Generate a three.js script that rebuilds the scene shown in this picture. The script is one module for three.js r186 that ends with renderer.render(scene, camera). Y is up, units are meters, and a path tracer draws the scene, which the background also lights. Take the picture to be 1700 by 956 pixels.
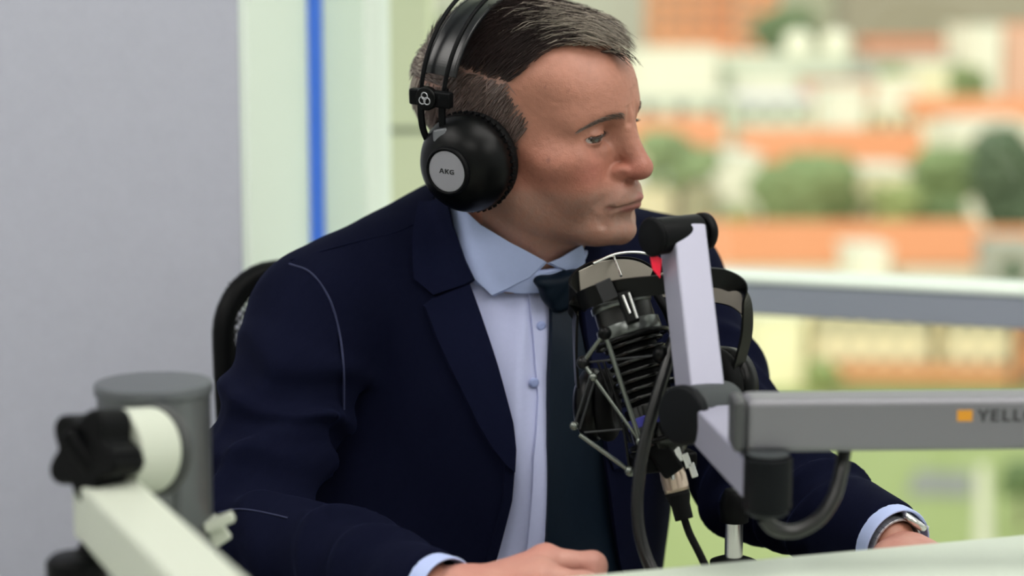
import * as THREE from 'three';
import { mergeGeometries, mergeVertices } from 'three/addons/utils/BufferGeometryUtils.js';
import { RoundedBoxGeometry } from 'three/addons/geometries/RoundedBoxGeometry.js';
import { RectAreaLightUniformsLib } from 'three/addons/lights/RectAreaLightUniformsLib.js';
import { FontLoader } from 'three/addons/loaders/FontLoader.js';
import { TextGeometry } from 'three/addons/geometries/TextGeometry.js';

// ---------------------------------------------------------------- camera, sky, sun, area lights, exposure
const scene = new THREE.Scene();
const W = 1700, H = 956, F = 3322;                         // focal length in pixels of the 1700 x 956 frame
const PITCH = 8 * Math.PI / 180;
const camera = new THREE.PerspectiveCamera(2 * Math.atan(H / 2 / F) * 180 / Math.PI, W / H, 0.05, 3000);
camera.position.set(0, 1.26, 2.0);
camera.rotation.x = -PITCH;
camera.updateMatrixWorld(true);
camera.focus = 1.86;
camera.userData.fStop = 2.7;
const renderer = new THREE.WebGLRenderer({ antialias: true });
renderer.toneMapping = THREE.LinearToneMapping;
renderer.toneMappingExposure = 1.0;
renderer.shadowMap.enabled = true;
scene.background = new THREE.Color().setRGB(1.02, 1.08, 0.99);      // bright even overcast sky
const sun = new THREE.DirectionalLight(new THREE.Color(1.0, 0.93, 0.80), 2.1);
sun.position.set(-90, 120, 110); sun.target.position.set(20, -30, -150);
sun.castShadow = true; sun.shadow.radius = 6; sun.shadow.mapSize.set(2048, 2048);
Object.assign(sun.shadow.camera, { left: -260, right: 260, top: 200, bottom: -200, near: 1, far: 900 });
scene.add(sun, sun.target);
RectAreaLightUniformsLib.init();
const CEIL_NITS = 4.8;

// ---------------------------------------------------------------- helpers
const V = (x, y, z) => new THREE.Vector3(x, y, z);
const UPV = V(0, 1, 0), cp = Math.cos(PITCH), sp = Math.sin(PITCH), C0 = camera.position.clone();
const FWD = V(0, -sp, -cp), CUP = V(0, cp, -sp), RIGHT = V(1, 0, 0);
// a point of the room at depth d in front of the lens, seen at photograph position px, py
const P = (px, py, d) => C0.clone().addScaledVector(FWD, d).addScaledVector(RIGHT, (px - 850) / F * d).addScaledVector(CUP, -(py - 478) / F * d);
const S = (px, d) => px / F * d;                           // size in metres of a length in photograph units at depth d
let seed = 12345;
const rnd = () => { seed |= 0; seed = seed + 0x6D2B79F5 | 0; let t = Math.imul(seed ^ seed >>> 15, 1 | seed); t = t + Math.imul(t ^ t >>> 7, 61 | t) ^ t; return ((t ^ t >>> 14) >>> 0) / 4294967296; };
const rr = (a, b) => a + (b - a) * rnd();
const clamp = (x, a, b) => x < a ? a : x > b ? b : x;
const mix = (a, b, t) => a + (b - a) * t;
const sstep = (a, b, x) => { const t = clamp((x - a) / (b - a), 0, 1); return t * t * (3 - 2 * t); };
// value noise
function h3(x, y, z) { let n = Math.imul(x, 374761393) + Math.imul(y, 668265263) + Math.imul(z, 2147483647 ^ 0x5bd1e995) | 0; n = Math.imul(n ^ n >>> 13, 1274126177); return ((n ^ n >>> 16) >>> 0) / 4294967296; }
function noise(x, y, z) {
  const i = Math.floor(x), j = Math.floor(y), k = Math.floor(z); let u = x - i, v = y - j, w = z - k;
  u = u * u * (3 - 2 * u); v = v * v * (3 - 2 * v); w = w * w * (3 - 2 * w);
  return mix(mix(mix(h3(i, j, k), h3(i + 1, j, k), u), mix(h3(i, j + 1, k), h3(i + 1, j + 1, k), u), v), mix(mix(h3(i, j, k + 1), h3(i + 1, j, k + 1), u), mix(h3(i, j + 1, k + 1), h3(i + 1, j + 1, k + 1), u), v), w);
}
const lin = (hex) => new THREE.Color(hex);
function mat(hex, rough = 0.6, o = {}) { return new THREE.MeshStandardMaterial({ color: hex, roughness: rough, ...o }); }
function phys(hex, rough, o = {}) { return new THREE.MeshPhysicalMaterial({ color: hex, roughness: rough, ...o }); }
const names = {};
function numbered(n) { if (!(n in names)) { names[n] = 0; return n; } names[n]++; return n + '_' + String(names[n]).padStart(3, '0'); }
function shade(m) { m.castShadow = true; m.receiveShadow = true; return m; }
function thing(name, label, category, group, kind) {
  const o = new THREE.Group(); o.name = numbered(name); scene.add(o);
  o.userData = { label, category }; if (group) o.userData.group = group; if (kind) o.userData.kind = kind;
  return o;
}
function part(parent, name, geo, m, label) {
  const o = shade(new THREE.Mesh(Array.isArray(geo) ? merge(geo) : geo, m)); o.name = parent === scene ? numbered(name) : name;
  parent.add(o); if (label) o.userData.label = label; return o;
}
function struct(name, geo, m, label, category) { const o = part(scene, name, geo, m); o.userData = { kind: 'structure', label, category }; return o; }
function merge(list) {
  const l = list.map((g) => { const c = g.index ? g.toNonIndexed() : g.clone(); for (const k of Object.keys(c.attributes)) if (!['position', 'normal', 'uv'].includes(k)) c.deleteAttribute(k); if (!c.attributes.uv) c.setAttribute('uv', new THREE.BufferAttribute(new Float32Array(c.attributes.position.count * 2), 2)); return c; });
  return mergeGeometries(l);
}
// a rounded box whose length runs from a to b
function bar(a, b, w, h, r = 0.002, side = UPV) {
  const d = b.clone().sub(a), L = d.length(); d.normalize();
  const x = side.clone().addScaledVector(d, -side.dot(d)).normalize(), z = V(0, 0, 0).crossVectors(d, x);   // x: h direction, z: w direction
  const g = new RoundedBoxGeometry(h, L, w, 2, r);
  const m = new THREE.Matrix4().makeBasis(x, d, V(0, 0, 0).crossVectors(x, d));
  m.setPosition(a.clone().add(b).multiplyScalar(0.5)); g.applyMatrix4(m); return g;
}
function box(w, h, d, x = 0, y = 0, z = 0, r = 0) { const g = r ? new RoundedBoxGeometry(w, h, d, 2, r) : new THREE.BoxGeometry(w, h, d); g.translate(x, y, z); return g; }
function rod(a, b, r, r2 = r, seg = 12) {
  const d = b.clone().sub(a), L = d.length(); const g = new THREE.CylinderGeometry(r2, r, L, seg);
  g.applyQuaternion(new THREE.Quaternion().setFromUnitVectors(UPV, d.normalize())); const m = a.clone().add(b).multiplyScalar(0.5); g.translate(m.x, m.y, m.z); return g;
}
// a lathe profile [[radius, along]...] put on the axis from a towards b (along counted in metres from a)
function turned(prof, a, b, seg = 40) {
  const g = new THREE.LatheGeometry(prof.map(([r, y]) => new THREE.Vector2(Math.max(r, 0.00001), y)), seg);
  g.applyQuaternion(new THREE.Quaternion().setFromUnitVectors(UPV, b.clone().sub(a).normalize())); g.translate(a.x, a.y, a.z); return g;
}
function tube(pts, r, seg = 60, rs = 10) { return new THREE.TubeGeometry(new THREE.CatmullRomCurve3(pts, false, 'centripetal'), seg, r, rs, false); }
function ball(p, r, seg = 14) { const g = new THREE.SphereGeometry(r, seg, Math.max(8, seg * 0.7 | 0)); g.translate(p.x, p.y, p.z); return g; }
// a flat band with thickness swept along points; wide[] gives the direction of its width at each point
function band(pts, wides, w, t, n = 60) {
  const cv = new THREE.CatmullRomCurve3(pts, false, 'centripetal'), cw = new THREE.CatmullRomCurve3(wides, false, 'centripetal');
  const pos = [], idx = [], uv = [];
  const cross = [[-1, -1], [-1, 1], [1, 1], [1, -1]];
  const rings = [];
  for (let i = 0; i <= n; i++) {
    const s = i / n, p = cv.getPoint(s), tg = cv.getTangent(s); const wd = cw.getPoint(s); wd.addScaledVector(tg, -wd.dot(tg)).normalize();
    const nn = V(0, 0, 0).crossVectors(tg, wd).normalize();
    rings.push(cross.map(([a, b]) => p.clone().addScaledVector(wd, a * w / 2).addScaledVector(nn, b * t / 2)));
  }
  const quad = (a, b, c, d) => { const k = pos.length / 3; for (const p of [a, b, c, d]) pos.push(p.x, p.y, p.z), uv.push(0, 0); idx.push(k, k + 1, k + 2, k, k + 2, k + 3); };
  for (let i = 0; i < n; i++) for (let j = 0; j < 4; j++) quad(rings[i][j], rings[i + 1][j], rings[i + 1][(j + 1) % 4], rings[i][(j + 1) % 4]);
  quad(...rings[0]); quad(...rings[n].slice().reverse());
  const g = new THREE.BufferGeometry(); g.setAttribute('position', new THREE.Float32BufferAttribute(pos, 3)); g.setAttribute('uv', new THREE.Float32BufferAttribute(uv, 2)); g.setIndex(idx);
  g.computeVertexNormals(); return g;
}

// ---- signed distance shapes
const smin = (a, b, k) => { const h = Math.max(k - Math.abs(a - b), 0) / k; return Math.min(a, b) - h * h * k * 0.25; };
const smax = (a, b, k) => -smin(-a, -b, k);
function cone(a, b, ra, rb) {                                  // tapered capsule
  const ax = a.x, ay = a.y, az = a.z, bx = b.x - ax, by = b.y - ay, bz = b.z - az, l2 = bx * bx + by * by + bz * bz;
  return (x, y, z) => { const px = x - ax, py = y - ay, pz = z - az; const t = clamp((px * bx + py * by + pz * bz) / l2, 0, 1); const qx = px - bx * t, qy = py - by * t, qz = pz - bz * t; return Math.sqrt(qx * qx + qy * qy + qz * qz) - (ra + (rb - ra) * t); };
}
function ell(c, r, q) {                                        // ellipsoid, turned by the quaternion q
  const m = q ? new THREE.Matrix3().setFromMatrix4(new THREE.Matrix4().makeRotationFromQuaternion(q.clone().invert())).elements : null;
  return (x, y, z) => {
    let a = x - c.x, b = y - c.y, d = z - c.z;
    if (m) { const A = m[0] * a + m[3] * b + m[6] * d, B = m[1] * a + m[4] * b + m[7] * d, D = m[2] * a + m[5] * b + m[8] * d; a = A; b = B; d = D; }
    const k0 = Math.hypot(a / r.x, b / r.y, d / r.z), k1 = Math.hypot(a / (r.x * r.x), b / (r.y * r.y), d / (r.z * r.z));
    return k1 < 1e-9 ? -Math.min(r.x, r.y, r.z) : k0 * (k0 - 1) / k1;
  };
}
// surface nets over a box of cells of size h
function meshSDF(f, lo, hi, h, ne) {
  const nx = Math.ceil((hi.x - lo.x) / h) + 1, ny = Math.ceil((hi.y - lo.y) / h) + 1, nz = Math.ceil((hi.z - lo.z) / h) + 1;
  const val = new Float32Array(nx * ny * nz).fill(1), B = 8, rad = B * h * 0.87 * 1.6 + 0.006;
  const at = (i, j, k) => (k * ny + j) * nx + i;
  for (let k0 = 0; k0 < nz; k0 += B) for (let j0 = 0; j0 < ny; j0 += B) for (let i0 = 0; i0 < nx; i0 += B) {
    const c = f(lo.x + (i0 + B / 2) * h, lo.y + (j0 + B / 2) * h, lo.z + (k0 + B / 2) * h), skip = Math.abs(c) > rad;
    for (let k = k0; k < Math.min(k0 + B, nz); k++) for (let j = j0; j < Math.min(j0 + B, ny); j++) for (let i = i0; i < Math.min(i0 + B, nx); i++)
      val[at(i, j, k)] = skip ? c : f(lo.x + i * h, lo.y + j * h, lo.z + k * h);
  }
  const id = new Int32Array(nx * ny * nz).fill(-1), pos = [];
  const E = [[0, 1], [2, 3], [4, 5], [6, 7], [0, 2], [1, 3], [4, 6], [5, 7], [0, 4], [1, 5], [2, 6], [3, 7]];
  for (let k = 0; k < nz - 1; k++) for (let j = 0; j < ny - 1; j++) for (let i = 0; i < nx - 1; i++) {
    const v = [val[at(i, j, k)], val[at(i + 1, j, k)], val[at(i, j + 1, k)], val[at(i + 1, j + 1, k)], val[at(i, j, k + 1)], val[at(i + 1, j, k + 1)], val[at(i, j + 1, k + 1)], val[at(i + 1, j + 1, k + 1)]];
    let s = 0; for (let q = 0; q < 8; q++) if (v[q] < 0) s++;
    if (s === 0 || s === 8) continue;
    let x = 0, y = 0, z = 0, n = 0;
    for (const [a, b] of E) if ((v[a] < 0) !== (v[b] < 0)) { const t = v[a] / (v[a] - v[b]); x += mix(a & 1, b & 1, t); y += mix(a >> 1 & 1, b >> 1 & 1, t); z += mix(a >> 2, b >> 2, t); n++; }
    id[at(i, j, k)] = pos.length / 3; pos.push(lo.x + (i + x / n) * h, lo.y + (j + y / n) * h, lo.z + (k + z / n) * h);
  }
  const idx = [];
  const quad = (a, b, c, d, flip) => { if (a < 0 || b < 0 || c < 0 || d < 0) return; if (flip) idx.push(a, c, b, a, d, c); else idx.push(a, b, c, a, c, d); };
  for (let k = 1; k < nz - 1; k++) for (let j = 1; j < ny - 1; j++) for (let i = 1; i < nx - 1; i++) {
    const a = val[at(i, j, k)] < 0;
    if (a !== val[at(i + 1, j, k)] < 0) quad(id[at(i, j - 1, k - 1)], id[at(i, j, k - 1)], id[at(i, j, k)], id[at(i, j - 1, k)], !a);
    if (a !== val[at(i, j + 1, k)] < 0) quad(id[at(i - 1, j, k - 1)], id[at(i - 1, j, k)], id[at(i, j, k)], id[at(i, j, k - 1)], !a);
    if (a !== val[at(i, j, k + 1)] < 0) quad(id[at(i - 1, j - 1, k)], id[at(i, j - 1, k)], id[at(i, j, k)], id[at(i - 1, j, k)], !a);
  }
  const e = ne || h * 0.5, nor = new Float32Array(pos.length), uv = new Float32Array(pos.length / 3 * 2);
  for (let q = 0; q < pos.length; q += 3) {
    const x = pos[q], y = pos[q + 1], z = pos[q + 2]; let a = f(x + e, y, z) - f(x - e, y, z), b = f(x, y + e, z) - f(x, y - e, z), c = f(x, y, z + e) - f(x, y, z - e); const L = Math.hypot(a, b, c) || 1;
    nor[q] = a / L; nor[q + 1] = b / L; nor[q + 2] = c / L; uv[q / 3 * 2] = x + z * 0.6; uv[q / 3 * 2 + 1] = y + z * 0.3;
  }
  const g = new THREE.BufferGeometry(); g.setAttribute('position', new THREE.Float32BufferAttribute(pos, 3)); g.setAttribute('normal', new THREE.BufferAttribute(nor, 3)); g.setAttribute('uv', new THREE.BufferAttribute(uv, 2)); g.setIndex(idx);
  return g;
}
function march(o, d, f, max = 4) { let t = 0; for (let i = 0; i < 220; i++) { const v = f(o.x + d.x * t, o.y + d.y * t, o.z + d.z * t); if (v < 0.0004) return o.clone().addScaledVector(d, t); t += v * 0.7; if (t > max) break; } return null; }
// the place on a surface that the photograph shows at px, py
function hit(px, py, f) { const d = P(px, py, 1).sub(C0).normalize(); return march(C0.clone().addScaledVector(d, 1.2), d, f); }
// a sheet of cloth with thickness laid on a surface: outline points on the surface, laid along the direction n (pointing off the surface)
function sheet(outline, f, n, ux, uy, lift, thick, maxEdge = 0.008, extra = () => 0) {
  const shp = new THREE.Shape(outline.map((p) => new THREE.Vector2(p.dot(ux), p.dot(uy)))); let g = new THREE.ShapeGeometry(shp);
  let v = []; const a = g.attributes.position; for (let i = 0; i < a.count; i++) v.push([a.getX(i), a.getY(i)]);
  let t = []; for (let i = 0; i < g.index.count; i += 3) t.push([g.index.getX(i), g.index.getX(i + 1), g.index.getX(i + 2)]);
  for (let pass = 0; pass < 40; pass++) {                      // split the long edges
    const mids = new Map(), len = (i, j) => Math.hypot(v[i][0] - v[j][0], v[i][1] - v[j][1]);
    const mid = (i, j) => { const key = i < j ? i + '_' + j : j + '_' + i; if (!mids.has(key)) { mids.set(key, v.length); v.push([(v[i][0] + v[j][0]) / 2, (v[i][1] + v[j][1]) / 2]); } return mids.get(key); };
    const marks = new Set(); let any = false;
    for (const [i, j, k] of t) { const e = [[len(i, j), i, j], [len(j, k), j, k], [len(k, i), k, i]].sort((p, q) => q[0] - p[0])[0]; if (e[0] > maxEdge) { marks.add(e[1] < e[2] ? e[1] + '_' + e[2] : e[2] + '_' + e[1]); any = true; } }
    if (!any) break;
    const has = (i, j) => marks.has(i < j ? i + '_' + j : j + '_' + i), out = [];
    for (const [i, j, k] of t) {
      const e = [[i, j, k], [j, k, i], [k, i, j]].filter(([p, q]) => has(p, q)).sort((p, q) => len(q[0], q[1]) - len(p[0], p[1]));
      if (!e.length) { out.push([i, j, k]); continue; }
      const [p, q, r] = e[0], m = mid(p, q);
      if (has(q, r)) { const m2 = mid(q, r); out.push([m, q, m2]); if (has(r, p)) { const m3 = mid(r, p); out.push([m, m2, r], [m, r, m3], [m, m3, p]); } else out.push([m, m2, r], [m, r, p]); }
      else if (has(r, p)) { const m3 = mid(r, p); out.push([m, q, r], [m, r, m3], [m, m3, p]); }
      else out.push([m, q, r], [m, r, p]);
    }
    t = out;
  }
  const c0 = outline[0].dot(n), top = [], low = [];
  for (const [p, q] of v) {
    const o = V(0, 0, 0).addScaledVector(ux, p).addScaledVector(uy, q).addScaledVector(n, c0 + 0.25), s = march(o, n.clone().negate(), f, 0.6) || o.clone().addScaledVector(n, -0.25);
    const L = lift + extra(p, q, s); top.push(s.clone().addScaledVector(n, L + thick)); low.push(s.clone().addScaledVector(n, L - 0.004));
  }
  const pos = [], idx = [], uv = []; const put = (p) => { pos.push(p.x, p.y, p.z); uv.push(p.x + p.z * 0.6, p.y + p.z * 0.3); return pos.length / 3 - 1; };
  const nv = v.length; top.forEach(put); low.forEach(put); const edge = new Map();
  for (const [i, j, k] of t) { idx.push(i, j, k, nv + i, nv + k, nv + j); for (const [p, q] of [[i, j], [j, k], [k, i]]) { const r = q + '_' + p; if (edge.has(r)) edge.delete(r); else edge.set(p + '_' + q, [p, q]); } }
  for (const [p, q] of edge.values()) { const A = put(top[p]), Bq = put(top[q]), Cq = put(low[q]), D = put(low[p]); idx.push(A, Cq, Bq, A, D, Cq); }
  g = new THREE.BufferGeometry(); g.setAttribute('position', new THREE.Float32BufferAttribute(pos, 3)); g.setAttribute('uv', new THREE.Float32BufferAttribute(uv, 2)); g.setIndex(idx); g.computeVertexNormals(); return g;
}
function smoothPoly(pts, n = 4) { const c = new THREE.CatmullRomCurve3(pts, true, 'centripetal'); return c.getPoints(pts.length * n).slice(0, -1); }
// soft grain texture
function grain(size, base, amp, rep, stretch = 1, s0 = 7) {
  const d = new Uint8Array(size * size * 4), c = new THREE.Color(base).convertLinearToSRGB();
  for (let j = 0; j < size; j++) for (let i = 0; i < size; i++) {
    const n = 0.55 * noise(i / 2.2, j / 2.2 / stretch, s0) + 0.3 * noise(i / 9, j / 9 / stretch, s0 + 3) + 0.15 * noise(i / 40, j / 40, s0 + 9) - 0.5, o = (j * size + i) * 4;
    d[o] = clamp((c.r + n * amp) * 255, 0, 255); d[o + 1] = clamp((c.g + n * amp) * 255, 0, 255); d[o + 2] = clamp((c.b + n * amp) * 255, 0, 255); d[o + 3] = 255;
  }
  const t = new THREE.DataTexture(d, size, size); t.colorSpace = THREE.SRGBColorSpace; t.wrapS = t.wrapT = THREE.RepeatWrapping; t.magFilter = THREE.LinearFilter; t.minFilter = THREE.LinearMipmapLinearFilter; t.generateMipmaps = true; t.repeat.set(rep, rep); t.needsUpdate = true; return t;
}
function gmat(hex, rough, amp, rep, o = {}, stretch = 1) { return new THREE.MeshStandardMaterial({ color: 0xffffff, map: grain(256, hex, amp, rep, stretch, (hex % 97) + 1), roughness: rough, ...o }); }

// ---------------------------------------------------------------- the room
const plan = (p) => V(p.x, 0, p.z);
const WA = plan(P(1240, 495, 3.15)), WB = plan(P(1700, 512, 3.0)), WE = WB.clone().sub(WA).normalize(), WN = V(-WE.z, 0, WE.x);   // window line, WN points outdoors or in
if (WN.z < 0) WN.negate();                                    // now into the room
const winAt = (px, py = 260) => { const d = plan(P(px, py, 1)).sub(plan(C0)), r = WA.clone().sub(plan(C0)); const den = d.x * WE.z - d.z * WE.x; const t = (r.x * WE.z - r.z * WE.x) / den; return plan(C0).addScaledVector(d, t).sub(WA).dot(WE); };   // place along the window line
const onWin = (s, y, out = 0) => WA.clone().addScaledVector(WE, s).addScaledVector(WN, -out).setY(y);
const ROOM = { l: -3, r: 3.2, b: 4.6, h: 2.75 };
const colX = P(398, 230, 2.6).x, colZ = plan(P(398, 230, 2.6)).z;
const s0 = (colX - WA.x) / WE.x, s1 = (ROOM.r - WA.x) / WE.x, zEnd = WA.z + WE.z * s1, zCol = WA.z + WE.z * s0;
const MwallGrey = gmat(0xb5b8c5, 0.75, 0.03, 2);
const MwallWhite = gmat(0xe4e6e2, 0.8, 0.02, 2);
const Mfloor = gmat(0x8b8d8e, 0.6, 0.05, 1.5);
const Mceil = mat(0xeceeea, 0.9);
function planSlab(pts, y0, y1) { const s = new THREE.Shape(pts.map(([x, z]) => new THREE.Vector2(x, -z))); const g = new THREE.ExtrudeGeometry(s, { depth: y1 - y0, bevelEnabled: false }); g.rotateX(-Math.PI / 2); g.translate(0, y0, 0); return g; }
const outline = [[ROOM.l - 0.2, ROOM.b + 0.2], [ROOM.r + 0.2, ROOM.b + 0.2], [ROOM.r + 0.2, zEnd - 0.12], [colX - 0.3, zCol - 0.25], [ROOM.l - 0.2, zCol - 0.25]];
struct('floor', planSlab(outline, -0.25, 0), Mfloor, 'grey studio floor under the desk and chair', 'floor');
struct('ceiling', planSlab(outline, ROOM.h, ROOM.h + 0.25), Mceil, 'white studio ceiling above the desk', 'ceiling');
const wl = struct('wall_left', planSlab([[ROOM.l - 0.2, colZ], [colX, colZ], [colX, zCol - 0.02], [ROOM.l - 0.2, zCol - 0.02]], 0, ROOM.h), MwallGrey, 'plain lavender grey wall pier left of the window', 'wall');
// the bright painted reveal of the pier, towards the window
struct('trim_1', box(0.012, ROOM.h, Math.abs(zCol - colZ) - 0.01, colX + 0.006, ROOM.h / 2, (zCol + colZ) / 2 - 0.003), mat(0xeefaee, 0.7), 'pale mint white reveal between grey pier and window frame', 'reveal');
struct('wall_far_left', planSlab([[ROOM.l - 0.2, ROOM.b], [ROOM.l, ROOM.b], [ROOM.l, colZ], [ROOM.l - 0.2, colZ]], 0, ROOM.h), MwallWhite, 'white side wall left of the desk', 'wall');
const sideWin = { z0: 0.35, z1: 3.8, y0: 0.80, y1: 2.60 };
{
  const w = (z0, z1, y0, y1) => box(0.2, y1 - y0, z1 - z0, ROOM.r + 0.1, (y0 + y1) / 2, (z0 + z1) / 2), q = sideWin;
  struct('wall_right', merge([w(zEnd, q.z0, 0, ROOM.h), w(q.z1, ROOM.b, 0, ROOM.h), w(q.z0, q.z1, 0, q.y0), w(q.z0, q.z1, q.y1, ROOM.h)]), MwallWhite, 'white side wall right of the desk with a window', 'wall');
}
struct('wall_back', planSlab([[ROOM.l - 0.2, ROOM.b + 0.2], [ROOM.r + 0.2, ROOM.b + 0.2], [ROOM.r + 0.2, ROOM.b], [ROOM.l - 0.2, ROOM.b]], 0, ROOM.h), MwallWhite, 'white wall opposite the window', 'wall');
// ---- the window: posts, transom, panes
const Malu = mat(0xeef8ee, 0.5), MaluGrey = mat(0x989eac, 0.45, { metalness: 0.15 });
const Mblue = mat(0x5088ff, 0.45);
const glass = phys(0xffffff, 0.0, { transmission: 1, thickness: 0, ior: 1.45 });
const win = new THREE.Group(); win.name = 'window_1'; scene.add(win); win.userData = { kind: 'structure', label: 'large office window with grey transom looking over the town', category: 'window' };
const sBlue0 = winAt(513), sBlue1 = winAt(538), sPost1 = winAt(609), yT = P(1240, 495, 3.15).y;
const wbar = (sa, ya, sb, yb, w, dpt, off = 0) => bar(onWin(sa, ya, off), onWin(sb, yb, off), ya === yb ? dpt : w, ya === yb ? w : dpt, 0.004, ya === yb ? UPV : WN);
const post = (sa, sb, m, proud, nm) => part(win, nm, bar(onWin((sa + sb) / 2, 0.02, 0.05 - proud / 2), onWin((sa + sb) / 2, ROOM.h, 0.05 - proud / 2), Math.abs(sb - sa), 0.10 + proud, 0.004, WN), m);
post(s0 - 0.02, sBlue0, Malu, 0.0, 'frame_post');
post(sBlue0, sBlue1, Mblue, 0.012, 'film_strip').userData.label = 'vivid blue film strip on the window frame';
post(sBlue1, sPost1, Malu, 0.004, 'frame_post');
post(1.9, 1.98, MaluGrey, 0.0, 'mullion'); post(s1 - 0.08, s1, MaluGrey, 0.0, 'frame_post');
part(win, 'transom', bar(onWin(sPost1, yT, 0.05), onWin(s1, yT, 0.05), 0.11, S(54, 3.15), 0.004, UPV), MaluGrey, 'grey horizontal transom bar');
part(win, 'transom_cap', bar(onWin(sPost1, yT + S(32, 3.15), 0.05), onWin(s1, yT + S(32, 3.15), 0.05), 0.12, S(9, 3.15), 0.002, UPV), Malu, 'pale cap strip on top of the transom');
part(win, 'frame_head', bar(onWin(s0, ROOM.h - 0.05, 0.05), onWin(s1, ROOM.h - 0.05, 0.05), 0.1, 0.1, 0.004, UPV), MaluGrey);
part(win, 'frame_sill', bar(onWin(s0, 0.04, 0.05), onWin(s1, 0.04, 0.05), 0.1, 0.08, 0.004, UPV), MaluGrey);
for (const [a, b] of [[sPost1, 1.9], [1.98, s1 - 0.08]]) {
  part(win, 'pane', bar(onWin(a, (0.08 + yT - 0.02) / 2, 0.05), onWin(b, (0.08 + yT - 0.02) / 2, 0.05), 0.006, yT - 0.10, 0.001, UPV), glass);
  part(win, 'pane', bar(onWin(a, (yT + 0.03 + ROOM.h - 0.1) / 2, 0.05), onWin(b, (yT + 0.03 + ROOM.h - 0.1) / 2, 0.05), 0.006, ROOM.h - 0.13 - yT, 0.001, UPV), glass);
}
{
  const w2 = new THREE.Group(), q = sideWin; w2.name = 'window_2'; scene.add(w2); w2.userData = { kind: 'structure', label: 'side window in the right wall, outside the frame', category: 'window' };
  for (const [y, z, hh, dd] of [[q.y0 + 0.03, (q.z0 + q.z1) / 2, 0.06, q.z1 - q.z0], [q.y1 - 0.03, (q.z0 + q.z1) / 2, 0.06, q.z1 - q.z0], [(q.y0 + q.y1) / 2, q.z0 + 0.03, q.y1 - q.y0, 0.06], [(q.y0 + q.y1) / 2, q.z1 - 0.03, q.y1 - q.y0, 0.06], [(q.y0 + q.y1) / 2, (q.z0 + q.z1) / 2, q.y1 - q.y0, 0.06]]) part(w2, 'frame_bar', box(0.08, hh, dd, ROOM.r + 0.1, y, z), MaluGrey);
  part(w2, 'pane', box(0.006, q.y1 - q.y0, q.z1 - q.z0, ROOM.r + 0.1, (q.y0 + q.y1) / 2, (q.z0 + q.z1) / 2), glass);
}
// ---- ceiling lights
for (const [x, z, w, d] of [[-0.5, 2.5, 1.2, 1.2], [1.9, 2.0, 1.4, 1.8], [-1.7, 0.7, 1.2, 1.6], [0.9, 0.6, 1.8, 0.9]]) {
  const t = thing('ceiling_light', x < -1.2 ? 'flush white ceiling light panel near the grey pier' : x < 0 ? 'flush white ceiling light panel behind the camera, left' : z > 1.5 ? 'flush white ceiling light panel behind the camera, right' : 'flush white ceiling light panel above the desk', 'light', 'ceiling light panels');
  t.position.set(x, ROOM.h, z);
  part(t, 'frame', [box(w + 0.04, 0.03, 0.02, 0, -0.015, d / 2 + 0.01), box(w + 0.04, 0.03, 0.02, 0, -0.015, -d / 2 - 0.01), box(0.02, 0.03, d, w / 2 + 0.01, -0.015, 0), box(0.02, 0.03, d, -w / 2 - 0.01, -0.015, 0)], mat(0xf2f2f2, 0.5));
  part(t, 'diffuser', box(w, 0.012, d, 0, -0.008, 0), mat(0xffffff, 0.6, { emissive: 0xffffff, emissiveIntensity: 0.8 }));
  const L = new THREE.RectAreaLight(0xfffaf4, CEIL_NITS, w, d); L.position.set(x, ROOM.h - 0.02, z); L.lookAt(x, 0, z); scene.add(L);
}

// ---------------------------------------------------------------- outdoors: the town below the window
const GY = -30;
const Mgrass = gmat(0x9cac70, 0.95, 0.10, 0.05), Mhill = gmat(0x97987c, 0.95, 0.12, 0.012), Mpath = mat(0xd6d8bd, 0.9), Masph = mat(0x8b8f8a, 0.9);
{
  const N = 70, g = new THREE.PlaneGeometry(1, 1, N, N), p = g.attributes.position, uv = g.attributes.uv;
  for (let i = 0; i < p.count; i++) { const x = p.getX(i) * 900 + 60, dd = (p.getY(i) + 0.5) ** 2 * 1000 + 20; const hl = sstep(330, 900, dd) * (120 + 26 * noise(x / 90, dd / 120, 4)); p.setXYZ(i, x, GY + hl, -dd); uv.setXY(i, x, dd); }
  g.computeVertexNormals();
  const o = part(scene, 'ground', g, Mhill); o.userData = { kind: 'structure', label: 'green and grey ground rising to a hillside beyond the town', category: 'ground' };
}
// a piece of ground seen between photograph heights y0 and y1
const onGround = (px, py, lift = 0) => { const d = P(px, py, 1).sub(C0); const t = (GY + lift - C0.y) / d.y; return C0.clone().addScaledVector(d, t); };
function patch(name, label, cat, m, pts, lift, thick = 0.12) { const q = pts.map(([a, b]) => onGround(a, b)); const o = part(scene, name, planSlab(q.map((v) => [v.x, v.z]), GY + lift - thick, GY + lift), m); o.userData = { label, category: cat }; if (cat === 'lawn') o.userData.kind = 'structure'; return o; }
patch('lawn', 'bright green lawn below the office window', 'lawn', Mgrass, [[200, 1150], [2100, 1150], [2000, 622], [1250, 626], [700, 640], [300, 660]], 0.2, 0.3);
patch('path', 'pale footpath crossing the lawn', 'path', Mpath, [[1615, 1000], [1652, 1000], [1640, 780], [1622, 780]], 0.32, 0.1);
patch('paved_yard', 'grey paved patch on the lawn at right', 'pavement', Masph, [[1505, 828], [1612, 832], [1615, 792], [1520, 788]], 0.34, 0.1);
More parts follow.
